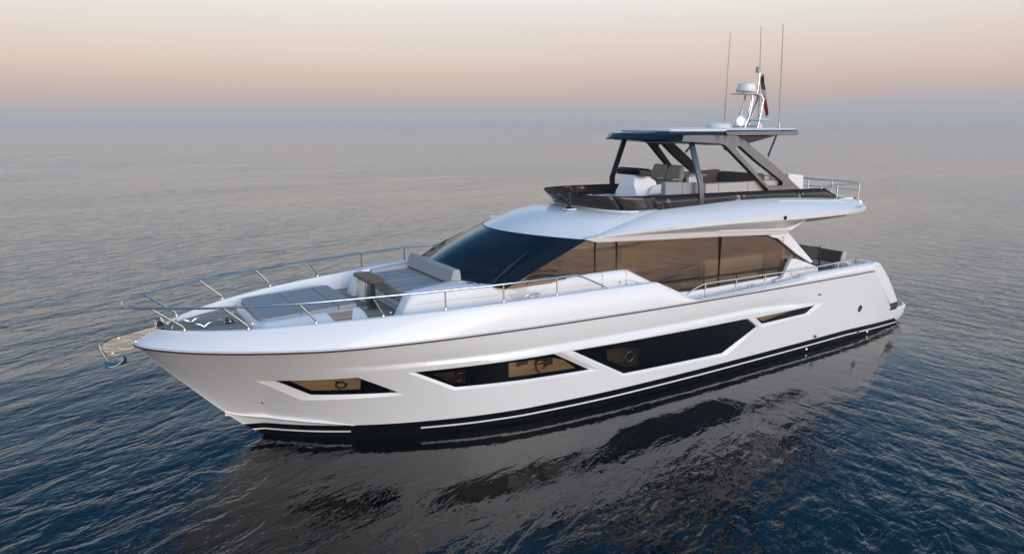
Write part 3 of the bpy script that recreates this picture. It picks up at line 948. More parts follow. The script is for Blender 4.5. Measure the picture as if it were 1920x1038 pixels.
# bow roller with tall chromed guide rollers and the polished cheek plate that carries the anchor ahead of the stem
br = part("bow_roller", MB().tube([(.33, -.075, 2.33), (.36, -.075, 2.44), (.42, -.07, 2.46), (.47, -.07, 2.40), (.47, -.07, 2.31)], .022, 8), STEEL, yacht)
part("guide", MB().tube([(.33, .075, 2.33), (.36, .075, 2.44), (.42, .07, 2.46), (.47, .07, 2.40), (.47, .07, 2.31)], .022, 8), STEEL, br)
part("roller", MB().lathe([(.03, -.07), (.045, -.05), (.03, 0), (.045, .05), (.03, .07)], (.40, 0, 2.37), 16, (0, 1, 0)), RUBBER, br)
part("bridge", MB().tube([(.55, -.14, 2.29), (.60, -.09, 2.36), (.66, 0, 2.39), (.60, .09, 2.36), (.55, .14, 2.29)], .02, 8), STEEL, br)
ol = [(.46, 2.365), (-.30, 2.245), (-.42, 2.19), (-.495, 2.10), (-.40, 1.955), (-.28, 1.93), (-.05, 2.00), (.02, 2.045), (.20, 2.20), (.40, 2.32)]
bp_ = part("bow_plate", MB().prism([(x, -.012, z) for x, z in ol], [(x, .012, z) for x, z in ol]), STEELM, br, bevel=.004)
for x, z in ((-.22, 2.225), (.02, 2.13), (-.33, 1.985)):
    part("bolt", MB().lathe([(.02, 0), (.02, .012), (.001, .014)], (x, -.012, z), 12, (0, -1, 0)), STEEL, br)
t = MB().tube([(.46, -.014, 2.372), (-.30, -.014, 2.252), (-.425, -.014, 2.195)], .008, 6)
part("edge_strip", t, RUBBER, br)

# anchor hung in the bow roller
an = empty("anchor", (-.42, 0, 1.82), "polished steel anchor hanging under the bow plate ahead of the stem", "anchor")
sh = MB()
rings = []
for x, z, w, h in ((-.50, 2.17, .02, .035), (-.49, 2.08, .024, .05), (-.455, 1.97, .026, .06), (-.41, 1.88, .028, .065), (-.34, 1.83, .026, .05)):
    rings.append([(x - h / 2, -w, z + h * .2), (x + h / 2, -w, z - h * .2), (x + h / 2, w, z - h * .2), (x - h / 2, w, z + h * .2)])
sh.loft(rings)
part("shank", sh, STEELM, an, bevel=.008)
fl = MB()
r1 = []
for t_ in frange(0, 1, 9):
    x = lerp(-.46, -.16, t_); w = .14 * math.sin(math.pi * min(1, .25 + .62 * t_)) * (1 - .2 * t_); z = 1.80 - .05 * math.sin(math.pi * t_) + .09 * t_ ** 2
    r1.append([(x, -w, z + .035), (x, -w * .5, z + .005), (x, 0, z - .018), (x, w * .5, z + .005), (x, w, z + .035)])
fl.grid(r1)
fo = part("fluke", fl, STEEL, an, 60)
sm_ = fo.modifiers.new("solid", 'SOLIDIFY'); sm_.thickness = .014
part("tip_weight", MB().loft([[(-.22, -.05, 1.83), (-.14, -.035, 1.87), (-.14, .035, 1.87), (-.22, .05, 1.83)], [(-.22, -.05, 1.77), (-.145, -.035, 1.80), (-.145, .035, 1.80), (-.22, .05, 1.77)]]), RUBBER, an, bevel=.008)
# chain from the windlass to the roller: interlocked links
ch = MB()
n = 26
for k in range(n):
    x = lerp(.62, 1.43, k / (n - 1)); y = -.03 * (k / n); z = lerp(2.375, 2.295, k / (n - 1)) - .02 * math.sin(math.pi * k / n)
    c = Vector((x, y, z)); L = .027; wd = .014
    side = Vector((0, 1, 0)) if k % 2 else Vector((0, 0, 1))
    pts = [c + Vector((1, 0, 0)) * L * math.cos(a) + side * wd * math.sin(a) for a in frange(0, 2 * math.pi, 11)]
    ch.tube(pts, .0058, 5, caps=False)
single("anchor_chain", ch, STEEL, (1.0, 0, 2.27), "steel anchor chain running from the windlass to the bow roller", "chain", angle=60)

# ------------------------------------------------------------------ bow lounge: coamings, bed, table
YO = interp([4.1, 4.35, 5.85, 6.73, 8.85, 9.3, 10.2], [1.40, 1.43, 1.64, 1.80, 1.95, 1.965, 1.97])
ZT = interp([4.1, 4.36, 5.0, 6.73, 8.85, 9.02, 10.25, 10.5], [2.15, 2.665, 2.70, 2.695, 2.705, 2.70, 2.10, 2.02])
def YI(x): return interp([4.1, 5.45, 5.6, 5.95, 6.4, 12], [1.12, 1.12, 1.12, 1.6, 1.80, 1.83])(x)
for s in SIDES:
    rows = []
    for x in [4.12, 4.22, 4.32, 4.40, 4.55, 4.8, 5.2, 5.45, 5.6, 5.75, 5.95, 6.2, 6.5, 6.8, 7.4, 8.0, 8.5, 8.85, 9.02, 9.2, 9.6, 10.0, 10.25, 10.4]:
        zt, yo, yi = ZT(x), YO(x), YI(x)
        zb = deckz(x) - .03
        zl = lerp(zb, zt, .66)
        f = min(1, max(.1, (zt - zb) / .5))
        prof = [(yi, zb), (yi, zt - .03), (yi + .02 * f, zt - .006), (yi + .05 * f if yo - yi > .12 else yi + .03, zt), (yo - .05 * f, zt - .004), (yo - .015 * f, zt - .025 * f), (yo + .012 * f, zt - .07 * f),
                (yo + .035 * f, zl + .012), (yo + .032 * f, zl), (yo + .012 * f, zl - .010), (yo + .03 * f, lerp(zl, zb, .5)), (yo + .045 * f, zb)]
        rows.append([(x, s * y, z) for y, z in prof])
    m = MB().grid(rows)
    m.add(rows[0], [tuple(range(len(rows[0])))])
    part("coaming", m, DECKW, yacht, 40)
    for x in (8.37, 8.97):
        t = MB().tube([(x, s * (YO(x) - .045), ZT(x) + .003), (x, s * (YO(x) + .016), ZT(x) - .07), (x, s * (YO(x) + .034), 2.52), (x, s * (YO(x) + .016), 2.50), (x, s * (YO(x) + .046), 2.14)], .005, 5)
        part("locker_seam", t, RUBBER, yacht)
    t = MB().tube([(8.80, s * (YO(8.8) + .016), 2.46), (8.80, s * (YO(8.8) + .04), 2.46)], .018, 8)
    part("locker_latch", t, STEEL, yacht)
    part("cup_holder", MB().lathe([(.045, -.0), (.055, .007), (.064, .005), (.064, -.01)], (5.62, s * 1.36, 2.705), 20), STEEL, yacht)
    part("coaming_fitting", MB().lathe([(.035, 0), (.035, .01), (.02, .02), (.001, .02)], (4.30, s * 1.50, 2.27), 10, (-.3, s, 0)), RUBBER, yacht)
    # side back rests of the lounge
    m = MB().hexa([(4.50, s * .97, 2.55), (5.50, s * .97, 2.57), (5.50, s * 1.13, 2.57), (4.50, s * 1.13, 2.55), (4.56, s * 1.00, 2.67), (5.50, s * 1.00, 2.735), (5.50, s * 1.13, 2.735), (4.56, s * 1.13, 2.67)])
    part("lounge_side_rest", m, BOLST, yacht, bevel=.025, seg=3)
# bed base with the recess of blue-lined lockers
part("lounge_base", MB().box(4.62, 5.9, -1.12, 1.12, 2.05, 2.50), DECKW, yacht, bevel=.015)
m = MB().hexa([(4.50, -.97, 2.33), (4.62, -.97, 2.30), (4.62, .97, 2.30), (4.50, .97, 2.33), (4.42, -.97, 2.57), (4.60, -.97, 2.57), (4.60, .97, 2.57), (4.42, .97, 2.57)])
part("lounge_front_panel", m, BOLST, yacht, bevel=.015)
for y in (-.82, -.52, -.2, .12, .42):
    part("locker_bin", MB().box(4.56, 4.618, y, y + .22, 2.165, 2.285), DECKW, yacht, bevel=.008)
    part("locker_lid", MB().box(4.545, 4.615, y - .005, y + .225, 2.288, 2.312), BLUE, yacht)
part("lounge_kick", MB().box(4.50, 4.62, -1.0, 1.0, 2.09, 2.15), DECKW, yacht, bevel=.01)
lp = empty("lounge_pad", (4.9, 0, 2.5), "wide light grey lounge pad in front of the windshield", "lounge pad")
for y0, y1 in ((-.965, -.005), (.005, .965)):
    m = MB().prism([(4.40, y0, 2.572), (5.45, y0, 2.555), (5.45, y1, 2.555), (4.40, y1, 2.572)], [(4.42, y0, 2.61), (5.45, y0, 2.635), (5.45, y1, 2.635), (4.42, y1, 2.61)])
    part("cushion", m, BOLST if False else CUSH, lp, bevel=.018, seg=3)
for y in (-.5, .5):
    part("seam", MB().tube([(4.45, y, 2.613), (5.40, y, 2.634)], .004, 5), BROWNC, lp)
part("lounge_back", MB().box(5.43, 5.66, -1.12, 1.12, 2.45, 2.70), DECKW, yacht, bevel=.01)
m = MB().hexa([(5.34, -1.06, 2.66), (5.60, -1.06, 2.705), (5.60, 1.06, 2.705), (5.34, 1.06, 2.66), (5.43, -1.06, 2.93), (5.57, -1.06, 2.925), (5.57, 1.06, 2.925), (5.43, 1.06, 2.93)])
single("backrest_bolster", m, BOLST, (5.47, 0, 2.68), "long taupe backrest bolster standing on the lounge pad before the windshield", "bolster", bevel=.035, seg=4)
# deck panel between lounge and windshield
rows = []
for k in range(-8, 9):
    y = 1.62 * k / 8
    rows.append([(5.60, y, 2.695), (5.42 + .20 * y * y + .16, y, 2.70)])
part("dash_panel", MB().grid(rows), DECKW, yacht)
# bow table
tb = empty("bow_table", (4.10, 0, deckz(4.1)), "wooden table on a steel pedestal beside the bow lounge", "table")
pl2 = [(3.93, -.40), (3.98, -.46), (4.22, -.46), (4.275, -.41), (4.275, .41), (4.22, .46), (3.98, .46), (3.93, .40)]
part("tabletop", MB().prism([(x, y, 2.715) for x, y in pl2], [(x, y, 2.775) for x, y in pl2]), TABLEW, tb, bevel=.014, seg=3)
part("bracket", MB().hexa([(4.02, -.20, 2.66), (4.18, -.20, 2.66), (4.18, .36, 2.66), (4.02, .36, 2.66), (4.0, -.22, 2.712), (4.2, -.22, 2.712), (4.2, .40, 2.712), (4.0, .40, 2.712)]), STEEL, tb)
part("pedestal", MB().box(4.05, 4.17, -.18, -.02, 2.13, 2.66), DARKM, tb, bevel=.012)
part("pedestal", MB().box(4.06, 4.16, .02, .10, 2.13, 2.66), STEEL, tb, bevel=.012)
part("base_plate", MB().lathe([(.17, 0), (.17, .012), (.12, .02), (.001, .02)], (4.11, -.04, 2.136), 24), STEEL, tb)
# white folding seat arm beside the table
part("seat_support", MB().hexa([(4.10, .50, 2.14), (4.20, .50, 2.14), (4.20, .60, 2.14), (4.10, .60, 2.14), (4.0, .40, 2.64), (4.16, .40, 2.64), (4.16, .50, 2.64), (4.0, .50, 2.64)]), DECKW, yacht, bevel=.01)
for x, y in ((3.70, .10), (3.75, .62), (4.32, -.55)):
    part("step_lamp", MB().lathe([(.001, .008), (.016, .006), (.018, 0)], (x, y, deckz(x) + .004), 10), WARML, yacht)

# ------------------------------------------------------------------ windshield and roof
def WB(y): return Vector((5.42 + .20 * y * y, y, 2.74 - .026 * y * y))
def WT_(y): return Vector((6.93 + .30 * y * y, y, 3.47 - .02 * y * y))
def WS(y, t, off=0.0):
    p = WB(y).lerp(WT_(y), t)
    b = math.sin(math.pi * t) * .05 * (1 - (y / 1.88) ** 2)
    n = Vector((-.42, .12 * y, .88)).normalized()
    return p + n * (b + off)
ys = frange(-1.86, 1.86, 41)
part("windshield", MB().grid([[tuple(WS(y, t)) for t in frange(0, 1, 13)] for y in ys]), SHIELD, yacht, 80)
for s in SIDES:
    rows = [[tuple(WS(s * y, t, .012)) for y in (1.60, 1.70, 1.80, 1.88)] for t in frange(-.02, .995, 15)]
    part("windshield_pillar", MB().grid(rows), PILLAR, yacht, 80)
t = MB().tube([WS(y, 0.0, .015) for y in frange(-1.8, 1.8, 25)], .016, 6)
part("windshield_seal", t, RUBBER, yacht)
t = MB().tube([WS(y, 1.0, .004) for y in frange(-1.86, 1.86, 25)], .011, 6)
part("windshield_header", t, RUBBER, yacht)
def wiper(y0, t0, y1, t1):
    w = part("wiper", MB().tube([WS(y0, t0, .03), WS(lerp(y0, y1, .3), lerp(t0, t1, .3), .07), WS(lerp(y0, y1, .62), lerp(t0, t1, .6), .06)], [.014, .012, .008], 6), RUBBER, yacht)
    a = WS(lerp(y0, y1, .25), lerp(t0, t1, .25), .03); b = WS(y1, t1, .03)
    part("blade", MB().tube([a, WS(lerp(y0, y1, .62), lerp(t0, t1, .62), .045), b], [.008, .013, .006], 6), RUBBER, w)
    part("spindle", MB().lathe([(.03, -.02), (.03, .03), (.015, .04), (.001, .04)], WS(y0, t0, .0), 10, (-.42, 0, .88)), RUBBER, w)
wiper(-1.60, .03, -1.42, .62)
wiper(1.60, .03, 1.46, .68)
wiper(1.05, .03, 1.15, .42)
# folded wiper arm linkage along the windshield foot
t = MB().tube([WS(-.75, .04, .04), WS(-.55, .08, .06), WS(-1.05, .16, .05), WS(-1.5, .2, .03)], .010, 6)
part("washer_pipe", t, RUBBER, yacht)

def ring_half(f):   # flybridge windscreen foot, one half: f = 0 centre .. 1 start of the straight side
    y = pchip([0, .3, .52, .72, .88, 1], [0, .5, .88, 1.22, 1.45, 1.58])(f)
    x = pchip([0, .5, .88, 1.22, 1.45, 1.58], [9.04, 9.08, 9.19, 9.40, 9.70, 10.15])(y)
    z = interp([9.04, 9.2, 9.5, 10.15], [3.845, 3.825, 3.815, 3.835])(x)
    return Vector((x, y, z))
rows = []
N = 20
for i in range(-N, N + 1):
    f = abs(i) / N; s = -1 if i < 0 else 1
    a = WT_(1.86 * f); e = ring_half(f)
    row = []
    for t in frange(0, 1, 14):
        p = a.lerp(e, t)
        p.z += .13 * math.sin(math.pi * t) * (1 - .70 * f ** 3) - .02 * (f ** 4) * math.sin(math.pi * t)
        if t == 0: p.z += .0
        row.append((p.x, s * p.y, p.z))
    rows.append(row)
part("roof", MB().grid(rows), WHITE, yacht, 60)
def roofpt(f, s, t, off):
    q = WT_(1.86 * f).lerp(ring_half(f), t)
    q.z += (.13 * (1 - .70 * f ** 3) - .02 * f ** 4) * math.sin(math.pi * t) + off
    return (q.x, s * q.y, q.z)
pr = [(.80, .50), (.92, .52), (.88, .74), (.77, .74)]
part("roof_hatch", MB().prism([roofpt(f, -1, t, -.004) for f, t in pr], [roofpt(f, -1, t, .007) for f, t in pr]), WHITE, yacht)
# raised white lip under the flybridge windscreen
lip = MB()
rows_l = []
for i in range(-N, N + 1):
    f = abs(i) / N; s = -1 if i < 0 else 1
    if f > .93: continue
    e = ring_half(f)
    rows_l.append([(e.x - .16 + .02 * f, s * e.y * 1.015, e.z - .035), (e.x - .07, s * e.y * 1.01, e.z + .022), (e.x + .03, s * e.y, e.z + .025)])
part("windscreen_coaming", MB().grid(rows_l), WHITE, yacht, 30)

def redge(x):
    t = (x - 7.97) / 2.18
    p = WT_(1.86).lerp(ring_half(1), min(1, max(0, t)))
    p.z += (.13 * .30 - .02) * math.sin(math.pi * min(1, max(0, t)))
    return p
# side wings that grow out of the roof and run aft over the side decks
LZ = interp([7.97, 10.2, 11.86, 13.5, 14.24, 14.8, 17.3], [3.42, 3.30, 3.22, 3.12, 3.09, 3.25, 3.36])
WLY = pchip([7.97, 9.1, 11.0, 13, 16, 17.0, 17.4], [1.875, 2.05, 2.18, 2.22, 2.22, 2.15, 1.80])
WLZ = pchip([7.97, 9.1, 11.6, 13.2, 14.3, 16.6, 17.0, 17.4], [3.435, 3.455, 3.465, 3.435, 3.405, 3.40, 3.43, 3.50])
WTY = pchip([7.97, 9.85, 11, 13.7, 16.9, 17.4], [1.86, 1.58, 1.575, 1.60, 1.68, 1.60])
WTZ = pchip([7.97, 9.85, 11, 12.7, 14, 15.8, 17.0, 17.4], [3.44, 3.845, 3.858, 3.91, 3.89, 3.79, 3.70, 3.645])
wx = [7.97, 8.1, 8.25, 8.5, 8.77, 9.05, 9.3, 9.5, 9.7, 9.9, 10.14, 10.15, 10.25, 10.8, 11.4, 12, 12.7, 13.4, 14, 14.6, 15.2, 15.8, 16.4, 16.8, 16.95, 17.05, 17.15, 17.22, 17.29, 17.34, 17.38]
for s in SIDES:
    rows = []
    for x in wx:
        yl, zl, yt, zt = WLY(x), WLZ(x), WTY(x), WTZ(x)
        if x < 10.14: yt, zt = redge(x).y, redge(x).z
        else:
            q_ = sm(10.14, 10.7, x); yt = lerp(1.58, yt, q_); zt = lerp(3.835, zt, q_)
        h = zt - zl
        k = sm(7.97, 10, x)
        prof = [(1.93 if x < 14.4 else 1.6, LZ(x) + .06 if x < 14.4 else zl - .09)]
        prof += [(yl - .02 * k, zl - .004), (yl, zl + .02 * k), (yl + .012 * k, zl + .30 * h), (lerp(yl, yt, .28), zl + .62 * h), (lerp(yl, yt, .60), zl + .84 * h), (lerp(yl, yt, .88), zl + .965 * h), (yt, zt), (yt - .012 * k, zt + .002), (yt - .03 * k, zt - .012 * k)]
        if x > 10.145: prof.append((yt - .04, 3.74))
        else: prof[-2:] = [(yt, zt - .001), (yt, zt - .002)]; prof.append((yt, zt - .004))
        rows.append([(x, s * y, z) for y, z in prof])
    m = MB().grid(rows)
    m.add(rows[-1], [tuple(range(len(rows[-1])))])
    part("flybridge_wing", m, WHITE, yacht, 32)
    # recessed styling panel with its lower step on the wing's after half
    t = MB().tube([(13.9, s * 1.80, 3.845), (15.0, s * 1.84, 3.79), (16.2, s * 1.88, 3.72), (16.38, s * 1.93, 3.68)], .009, 6)
    part("wing_groove", t, WHITE, yacht)
    part("navigation_light", MB().lathe([(.045, -.02), (.045, .03), (.03, .045), (.001, .05)], (13.62, s * 2.225, 3.50), 12, (.6, s, 0)), RUBBER, yacht)
    part("wing_vent", MB().hexa([(16.55, s * 2.19, 3.565), (16.85, s * 2.17, 3.575), (16.85, s * 2.205, 3.575), (16.55, s * 2.225, 3.565), (16.55, s * 2.19, 3.58), (16.85, s * 2.17, 3.59), (16.85, s * 2.205, 3.59), (16.55, s * 2.225, 3.58)]), STEEL, yacht)
    # white lip over the salon glass
    rows = []
    for x in frange(7.94, 14.25, 22):
        z = LZ(x); k = min(1, .02 + (x - 7.94) / .28)
        rows.append([(x, s * 1.80, z - .075 * k), (x, s * lerp(1.865, 1.885, k), z - .07 * k), (x, s * lerp(1.865, 1.905, k), z - .045 * k), (x, s * lerp(1.865, 1.915, k), z + .03 * k), (x, s * lerp(1.865, 1.93, k), z + .062 * k), (x, s * 1.75, z + .07 * k)])
    part("roof_lip", MB().grid(rows), WHITE, yacht, 40)
    # outer fairing below the wing, ending in a raked point
    ol = [(11.6, 3.295), (13.0, 3.385), (14.95, 3.375), (14.28, 3.115), (12.0, 3.26)]
    part("wing_fairing", MB().prism([(x, s * 1.80, z) for x, z in ol], [(x, s * (1.955 + .10 * max(0, (z - 3.2))), z) for x, z in ol]), WHITE, yacht, bevel=.008)
# soffit, flybridge floor, after edge
rows = [[(x, y, z) for y in frange(-1.95, 1.95, 9)] for x, z in ((14.1, 3.28), (15.2, 3.28), (16.4, 3.315), (17.1, 3.42), (17.36, 3.60))]
part("overhang_soffit", MB().grid(rows), DECKW, yacht, 60)
part("flybridge_floor", MB().grid([[(x, k * min(1.60, .9 + (x - 9.0) * .9) / 4, 3.76) for k in range(-4, 5)] for x in frange(9.1, 17.36, 12)]), DECKW, yacht)
part("flybridge_after_edge", MB().prism([(17.36, -1.85, 3.42), (17.40, -1.85, 3.56), (17.38, -1.8, 3.66), (17.25, -1.8, 3.70), (17.2, -1.85, 3.42)], [(17.36, 1.85, 3.42), (17.40, 1.85, 3.56), (17.38, 1.8, 3.66), (17.25, 1.8, 3.70), (17.2, 1.85, 3.42)]), WHITE, yacht, bevel=.02)
# white ledge inside the windscreen
rows = []
for i in range(-N, N + 1):
    f = abs(i) / N; s = -1 if i < 0 else 1
    e = ring_half(f)
    rows.append([(e.x - .02, s * (e.y + .01), e.z + .01), (e.x + .06, s * e.y * .97, e.z + .045), (e.x + .55, s * e.y * .90, 3.90), (e.x + .75, s * e.y * .88, 3.76)])
part("windscreen_ledge", MB().grid(rows), WHITE, yacht, 40)
# black mast post on the roof
po = part("light_post", MB().tube([(8.50, -.58, 3.80), (8.50, -.58, 4.19)], .045, 12), RUBBER, yacht)
part("base_plate", MB().box(8.38, 8.62, -.68, -.48, 3.845, 3.875), WHITE, po, bevel=.006)
part("collar", MB().lathe([(.075, 0), (.075, .015), (.045, .03), (.001, .03)], (8.50, -.58, 3.875), 16), RUBBER, po)

# ------------------------------------------------------------------ salon
def SY(z): return 1.872 - .045 * (z - 2.0)
TOPX = [6.05, 7.98, 8.24, 8.81, 10.19, 11.86, 13.67, 13.86, 14.63, 15.22, 15.46]
TOPZ = [2.65, 3.375, 3.36, 3.34, 3.265, 3.16, 2.985, 2.92, 2.46, 2.275, 2.12]
TZ = interp(TOPX, TOPZ)
BZ = interp([6.05, 6.08, 8.9, 10.0, 10.8, 14.4, 14.95, 15.46], [2.64, 2.62, 2.62, 2.05, 1.965, 1.975, 2.02, 2.09])
def pane_mesh(x0, x1, s):
    xs = sorted(set([x0, x1] + [x for x in TOPX if x0 < x < x1] + frange(x0, x1, 10)))
    return MB().grid([[(x, s * SY(z), z) for z in (BZ(x), lerp(BZ(x), TZ(x), .5), TZ(x))] for x in xs])
for s in SIDES:
    for a, b in ((6.07, 8.235), (8.255, 8.80), (8.82, 11.885), (11.905, 14.62), (14.64, 15.45)):
        part("salon_window", pane_mesh(a, b, s), WGLASS, yacht, 60)
    for x in (8.245, 8.81, 11.895, 14.63):
        part("window_mullion", MB().box(x - .006, x + .006, *sorted((s * (SY(TZ(x)) - .004), s * (SY(BZ(x)) + .002))), BZ(x), TZ(x) - .005), RUBBER, yacht)
    # white after pillar
    ol = [(13.66, 3.05), (14.25, 3.085), (15.36, 2.20), (15.24, 2.185), (14.66, 2.475), (13.90, 2.935), (13.62, 2.995)]
    pi_ = part("after_pillar", MB().prism([(x, s * (SY(z) + .035), z) for x, z in ol], [(x, s * (SY(z) - .08), z) for x, z in ol]), WHITE, yacht, bevel=.012)
    t = MB().tube([(x, s * (SY(z) + .014), z) for x, z in ((13.64, 2.975), (13.87, 2.91), (14.64, 2.448), (15.0, 2.30), (15.24, 2.255))], .016, 6)
    part("window_seal", t, RUBBER, yacht)
    # small raised double-chevron emblem on the pillar
    for k in (0, 1):
        m = MB()
        for (ax, az), (bx_, bz) in (((14.00, 2.985 - .075 * k), (14.10, 2.955 - .075 * k)), ((14.10, 2.955 - .075 * k), (14.17, 3.005 - .085 * k))):
            m.hexa([(ax, s * 1.86, az - .05), (bx_, s * 1.86, bz - .05), (bx_, s * 1.875, bz - .05), (ax, s * 1.875, az - .05), (ax, s * 1.86, az), (bx_, s * 1.86, bz), (bx_, s * 1.882, bz), (ax, s * 1.882, az)])
        part("emblem", m, WHITE, pi_)
    # house side below the glass
    rows = [[(x, s * y, z) for y, z in ((SY(2) - .01, BZ(x) + .02), (SY(2) + .03, BZ(x) - .03), (SY(2) + .045, BZ(x) - .10), (SY(2) + .06, 1.45))] for x in frange(9.3, 14.3, 10)]
    part("house_side", MB().grid(rows), WHITE, yacht, 40)
    # black grab rail along the salon glass
    gr = part("grab_rail", MB().tube([(x, s * 1.925, 2.275 - .024 * (x - 10)) for x in frange(9.9, 14.15, 12)], .017, 8), RUBBER, yacht)
    for x in (11.33, 12.43, 13.36, 14.1):
        part("rail_bracket", MB().tube([(x, s * 1.925, 2.275 - .024 * (x - 10)), (x + .05, s * 1.90, 1.98)], .013, 6), RUBBER, gr)
    part("side_vent", MB().box(11.55, 11.90, *sorted((s * 1.885, s * 1.90)), 2.0, 2.035), RUBBER, yacht)
    # stair-head coaming with its gate beside the after pillar
    ol = [(13.75, 1.50), (13.75, 1.93), (14.02, 1.97), (14.30, 2.40), (14.50, 2.385), (15.36, 2.10), (15.42, 2.02), (15.42, 1.50)]
    gt = part("gate_coaming", MB().prism([(x, s * 1.90, z) for x, z in ol], [(x, s * 2.03, z) for x, z in ol]), WHITE, yacht, bevel=.03, seg=3)
    part("gate_panel", MB().box(14.66, 14.92, *sorted((s * 2.028, s * 2.034)), 2.04, 2.22), WHITE, gt, bevel=.004)
    part("latch", MB().lathe([(.02, 0), (.02, .015), (.001, .016)], (14.88, s * 2.033, 2.12), 10, (0, s, 0)), RUBBER, gt)
    part("gate_seam", MB().tube([(14.62, s * 2.032, 2.0), (14.62, s * 2.032, 1.60)], .004, 5), RUBBER, gt)
    # black arched rail ahead of the salon by the coaming
    t = MB().tube([(6.55, s * 1.90, 2.70), (6.68, s * 1.90, 2.79), (7.0, s * 1.90, 2.80), (7.30, s * 1.905, 2.75), (7.45, s * 1.91, 2.69)], .02, 8)
    part("side_grab_handle", t, RUBBER, yacht)

# interior seen through the glass
part("salon_floor", MB().box(6.2, 14.3, -1.80, 1.80, 1.60, 1.66), SALON, yacht)
part("salon_bulkhead", MB().box(14.22, 14.28, -1.80, 1.80, 1.66, 3.02), SALON, yacht)
part("salon_ceiling", MB().grid([[(x, y, z) for y in (-1.78, 0, 1.78)] for x, z in ((8.15, 3.33), (10.2, 3.27), (12, 3.2), (14.25, 3.05))]), CREAM, yacht)
part("helm_dash", MB().hexa([(5.9, -1.5, 2.0), (7.3, -1.5, 2.0), (7.3, 1.5, 2.0), (5.9, 1.5, 2.0), (5.75, -1.45, 2.70), (7.0, -1.45, 2.62), (7.0, 1.45, 2.62), (5.75, 1.45, 2.70)]), BLACK, yacht)
def sofa(x0, x1, y0, y1, zf, back, mat, nm="salon_sofa"):
    so = part(nm, MB().box(x0, x1, y0, y1, zf, zf + .42), mat, yacht, bevel=.03, seg=3)
    part("backrest", MB().box(*back, zf + .40, zf + .80), mat, so, bevel=.05, seg=4)
    return so
s1 = sofa(12.0, 14.1, -1.2, -.5, 1.66, (12.0, 14.1, -1.35, -1.15), CREAM)
for x in (12.3, 12.75, 13.3):
    part("pillow", MB().box(x, x + .38, -1.12, -.96, 2.10, 2.42), CREAM, s1, bevel=.06, seg=4)
sofa(9.9, 11.6, .6, 1.4, 1.66, (9.9, 11.6, 1.35, 1.6), CREAM)
part("salon_cabinet", MB().box(11.7, 13.9, 1.3, 1.7, 1.66, 2.45), SALON, yacht, bevel=.01)
part("galley_unit", MB().box(8.9, 9.6, -1.5, .2, 1.66, 2.60), SALON, yacht, bevel=.01)
part("salon_column", MB().box(8.95, 9.25, .9, 1.6, 1.66, 3.3), CREAM, yacht)
part("salon_table", MB().box(12.4, 13.5, -.2, .5, 2.02, 2.07), TABLEW, yacht, bevel=.01)

# ------------------------------------------------------------------ flybridge windscreen
def rim_half(f):
    y = pchip([0, .3, .52, .72, .88, 1], [0, .5, .88, 1.20, 1.42, 1.53])(f)
    x = pchip([0, .5, .88, 1.20, 1.42, 1.53], [8.60, 8.65, 8.84, 9.08, 9.50, 10.10])(y)
    z = interp([8.5, 9.2, 10.1], [4.165, 4.15, 4.14])(x)
    return Vector((x, y, z))
def foot(f): return ring_half(f)
front = [i / 16 for i in range(17)]
def panel(rows_):
    m = MB().grid(rows_)
    return m
for s in SIDES:
    spans = ((0, 12), (12, 16))
    for a, b in spans:
        rows = [[(lerp(rim_half(f).x, foot(f).x, t), s * (lerp(rim_half(f).y, foot(f).y, t)), lerp(rim_half(f).z, foot(f).z, t)) for t in frange(0, 1, 5)] for f in front[a:b + 1]]
        o = part("flybridge_windscreen", MB().grid(rows), SMOKE, yacht, 60)
        sl = o.modifiers.new("solid", 'SOLIDIFY'); sl.thickness = .012
    rz = interp([10.10, 11.5, 14.9, 15.97, 16.60], [4.14, 4.115, 4.05, 4.03, 3.755])
    ry = interp([9.85, 11.35, 14.7, 16.6], [1.53, 1.53, 1.55, 1.62])
    fz = interp([10.15, 11.0, 12.7, 14.0, 15.8, 16.6], [3.835, 3.855, 3.905, 3.89, 3.795, 3.75])
    fy = interp([9.85, 11, 14, 16.6], [1.585, 1.585, 1.605, 1.67])
    for a, b in ((10.10, 10.30), (10.312, 12.78), (12.792, 15.0), (15.012, 16.60)):
        xs = sorted(set(frange(a, b, 9) + [x for x in (15.97,) if a < x < b]))
        rows = [[(x + .05 * t * (1 - sm(10.1, 10.7, x)), s * lerp(ry(x), fy(x), t), lerp(rz(x), fz(x) + .004, t)) for t in (0, .5, 1)] for x in xs]
        o = part("flybridge_windscreen", MB().grid(rows), SMOKE, yacht, 60)
        sl = o.modifiers.new("solid", 'SOLIDIFY'); sl.thickness = .012
    for x in (10.7, 11.6, 12.3, 13.2, 14.0, 14.9, 15.9):
        part("windscreen_clip", MB().lathe([(.013, 0), (.013, .012), (.001, .013)], (x, s * (fy(x) - .006), fz(x) + .045), 8, (0, s, 0)), DARKIN, yacht)
    t = MB().tube([(rim_half(f).x, s * rim_half(f).y, rim_half(f).z + .004) for f in front] + [(x, s * ry(x), rz(x) + .004) for x in (11.3, 13, 14.7, 15.97, 16.60)], .008, 6)
    part("windscreen_edge", t, RUBBER, yacht)
# front seam
for s in SIDES:
    f = .75
    part("windscreen_joint", MB().tube([(rim_half(f).x, s * rim_half(f).y, rim_half(f).z), (foot(f).x - .01, s * (foot(f).y + .01), foot(f).z)], .008, 5), RUBBER, yacht)

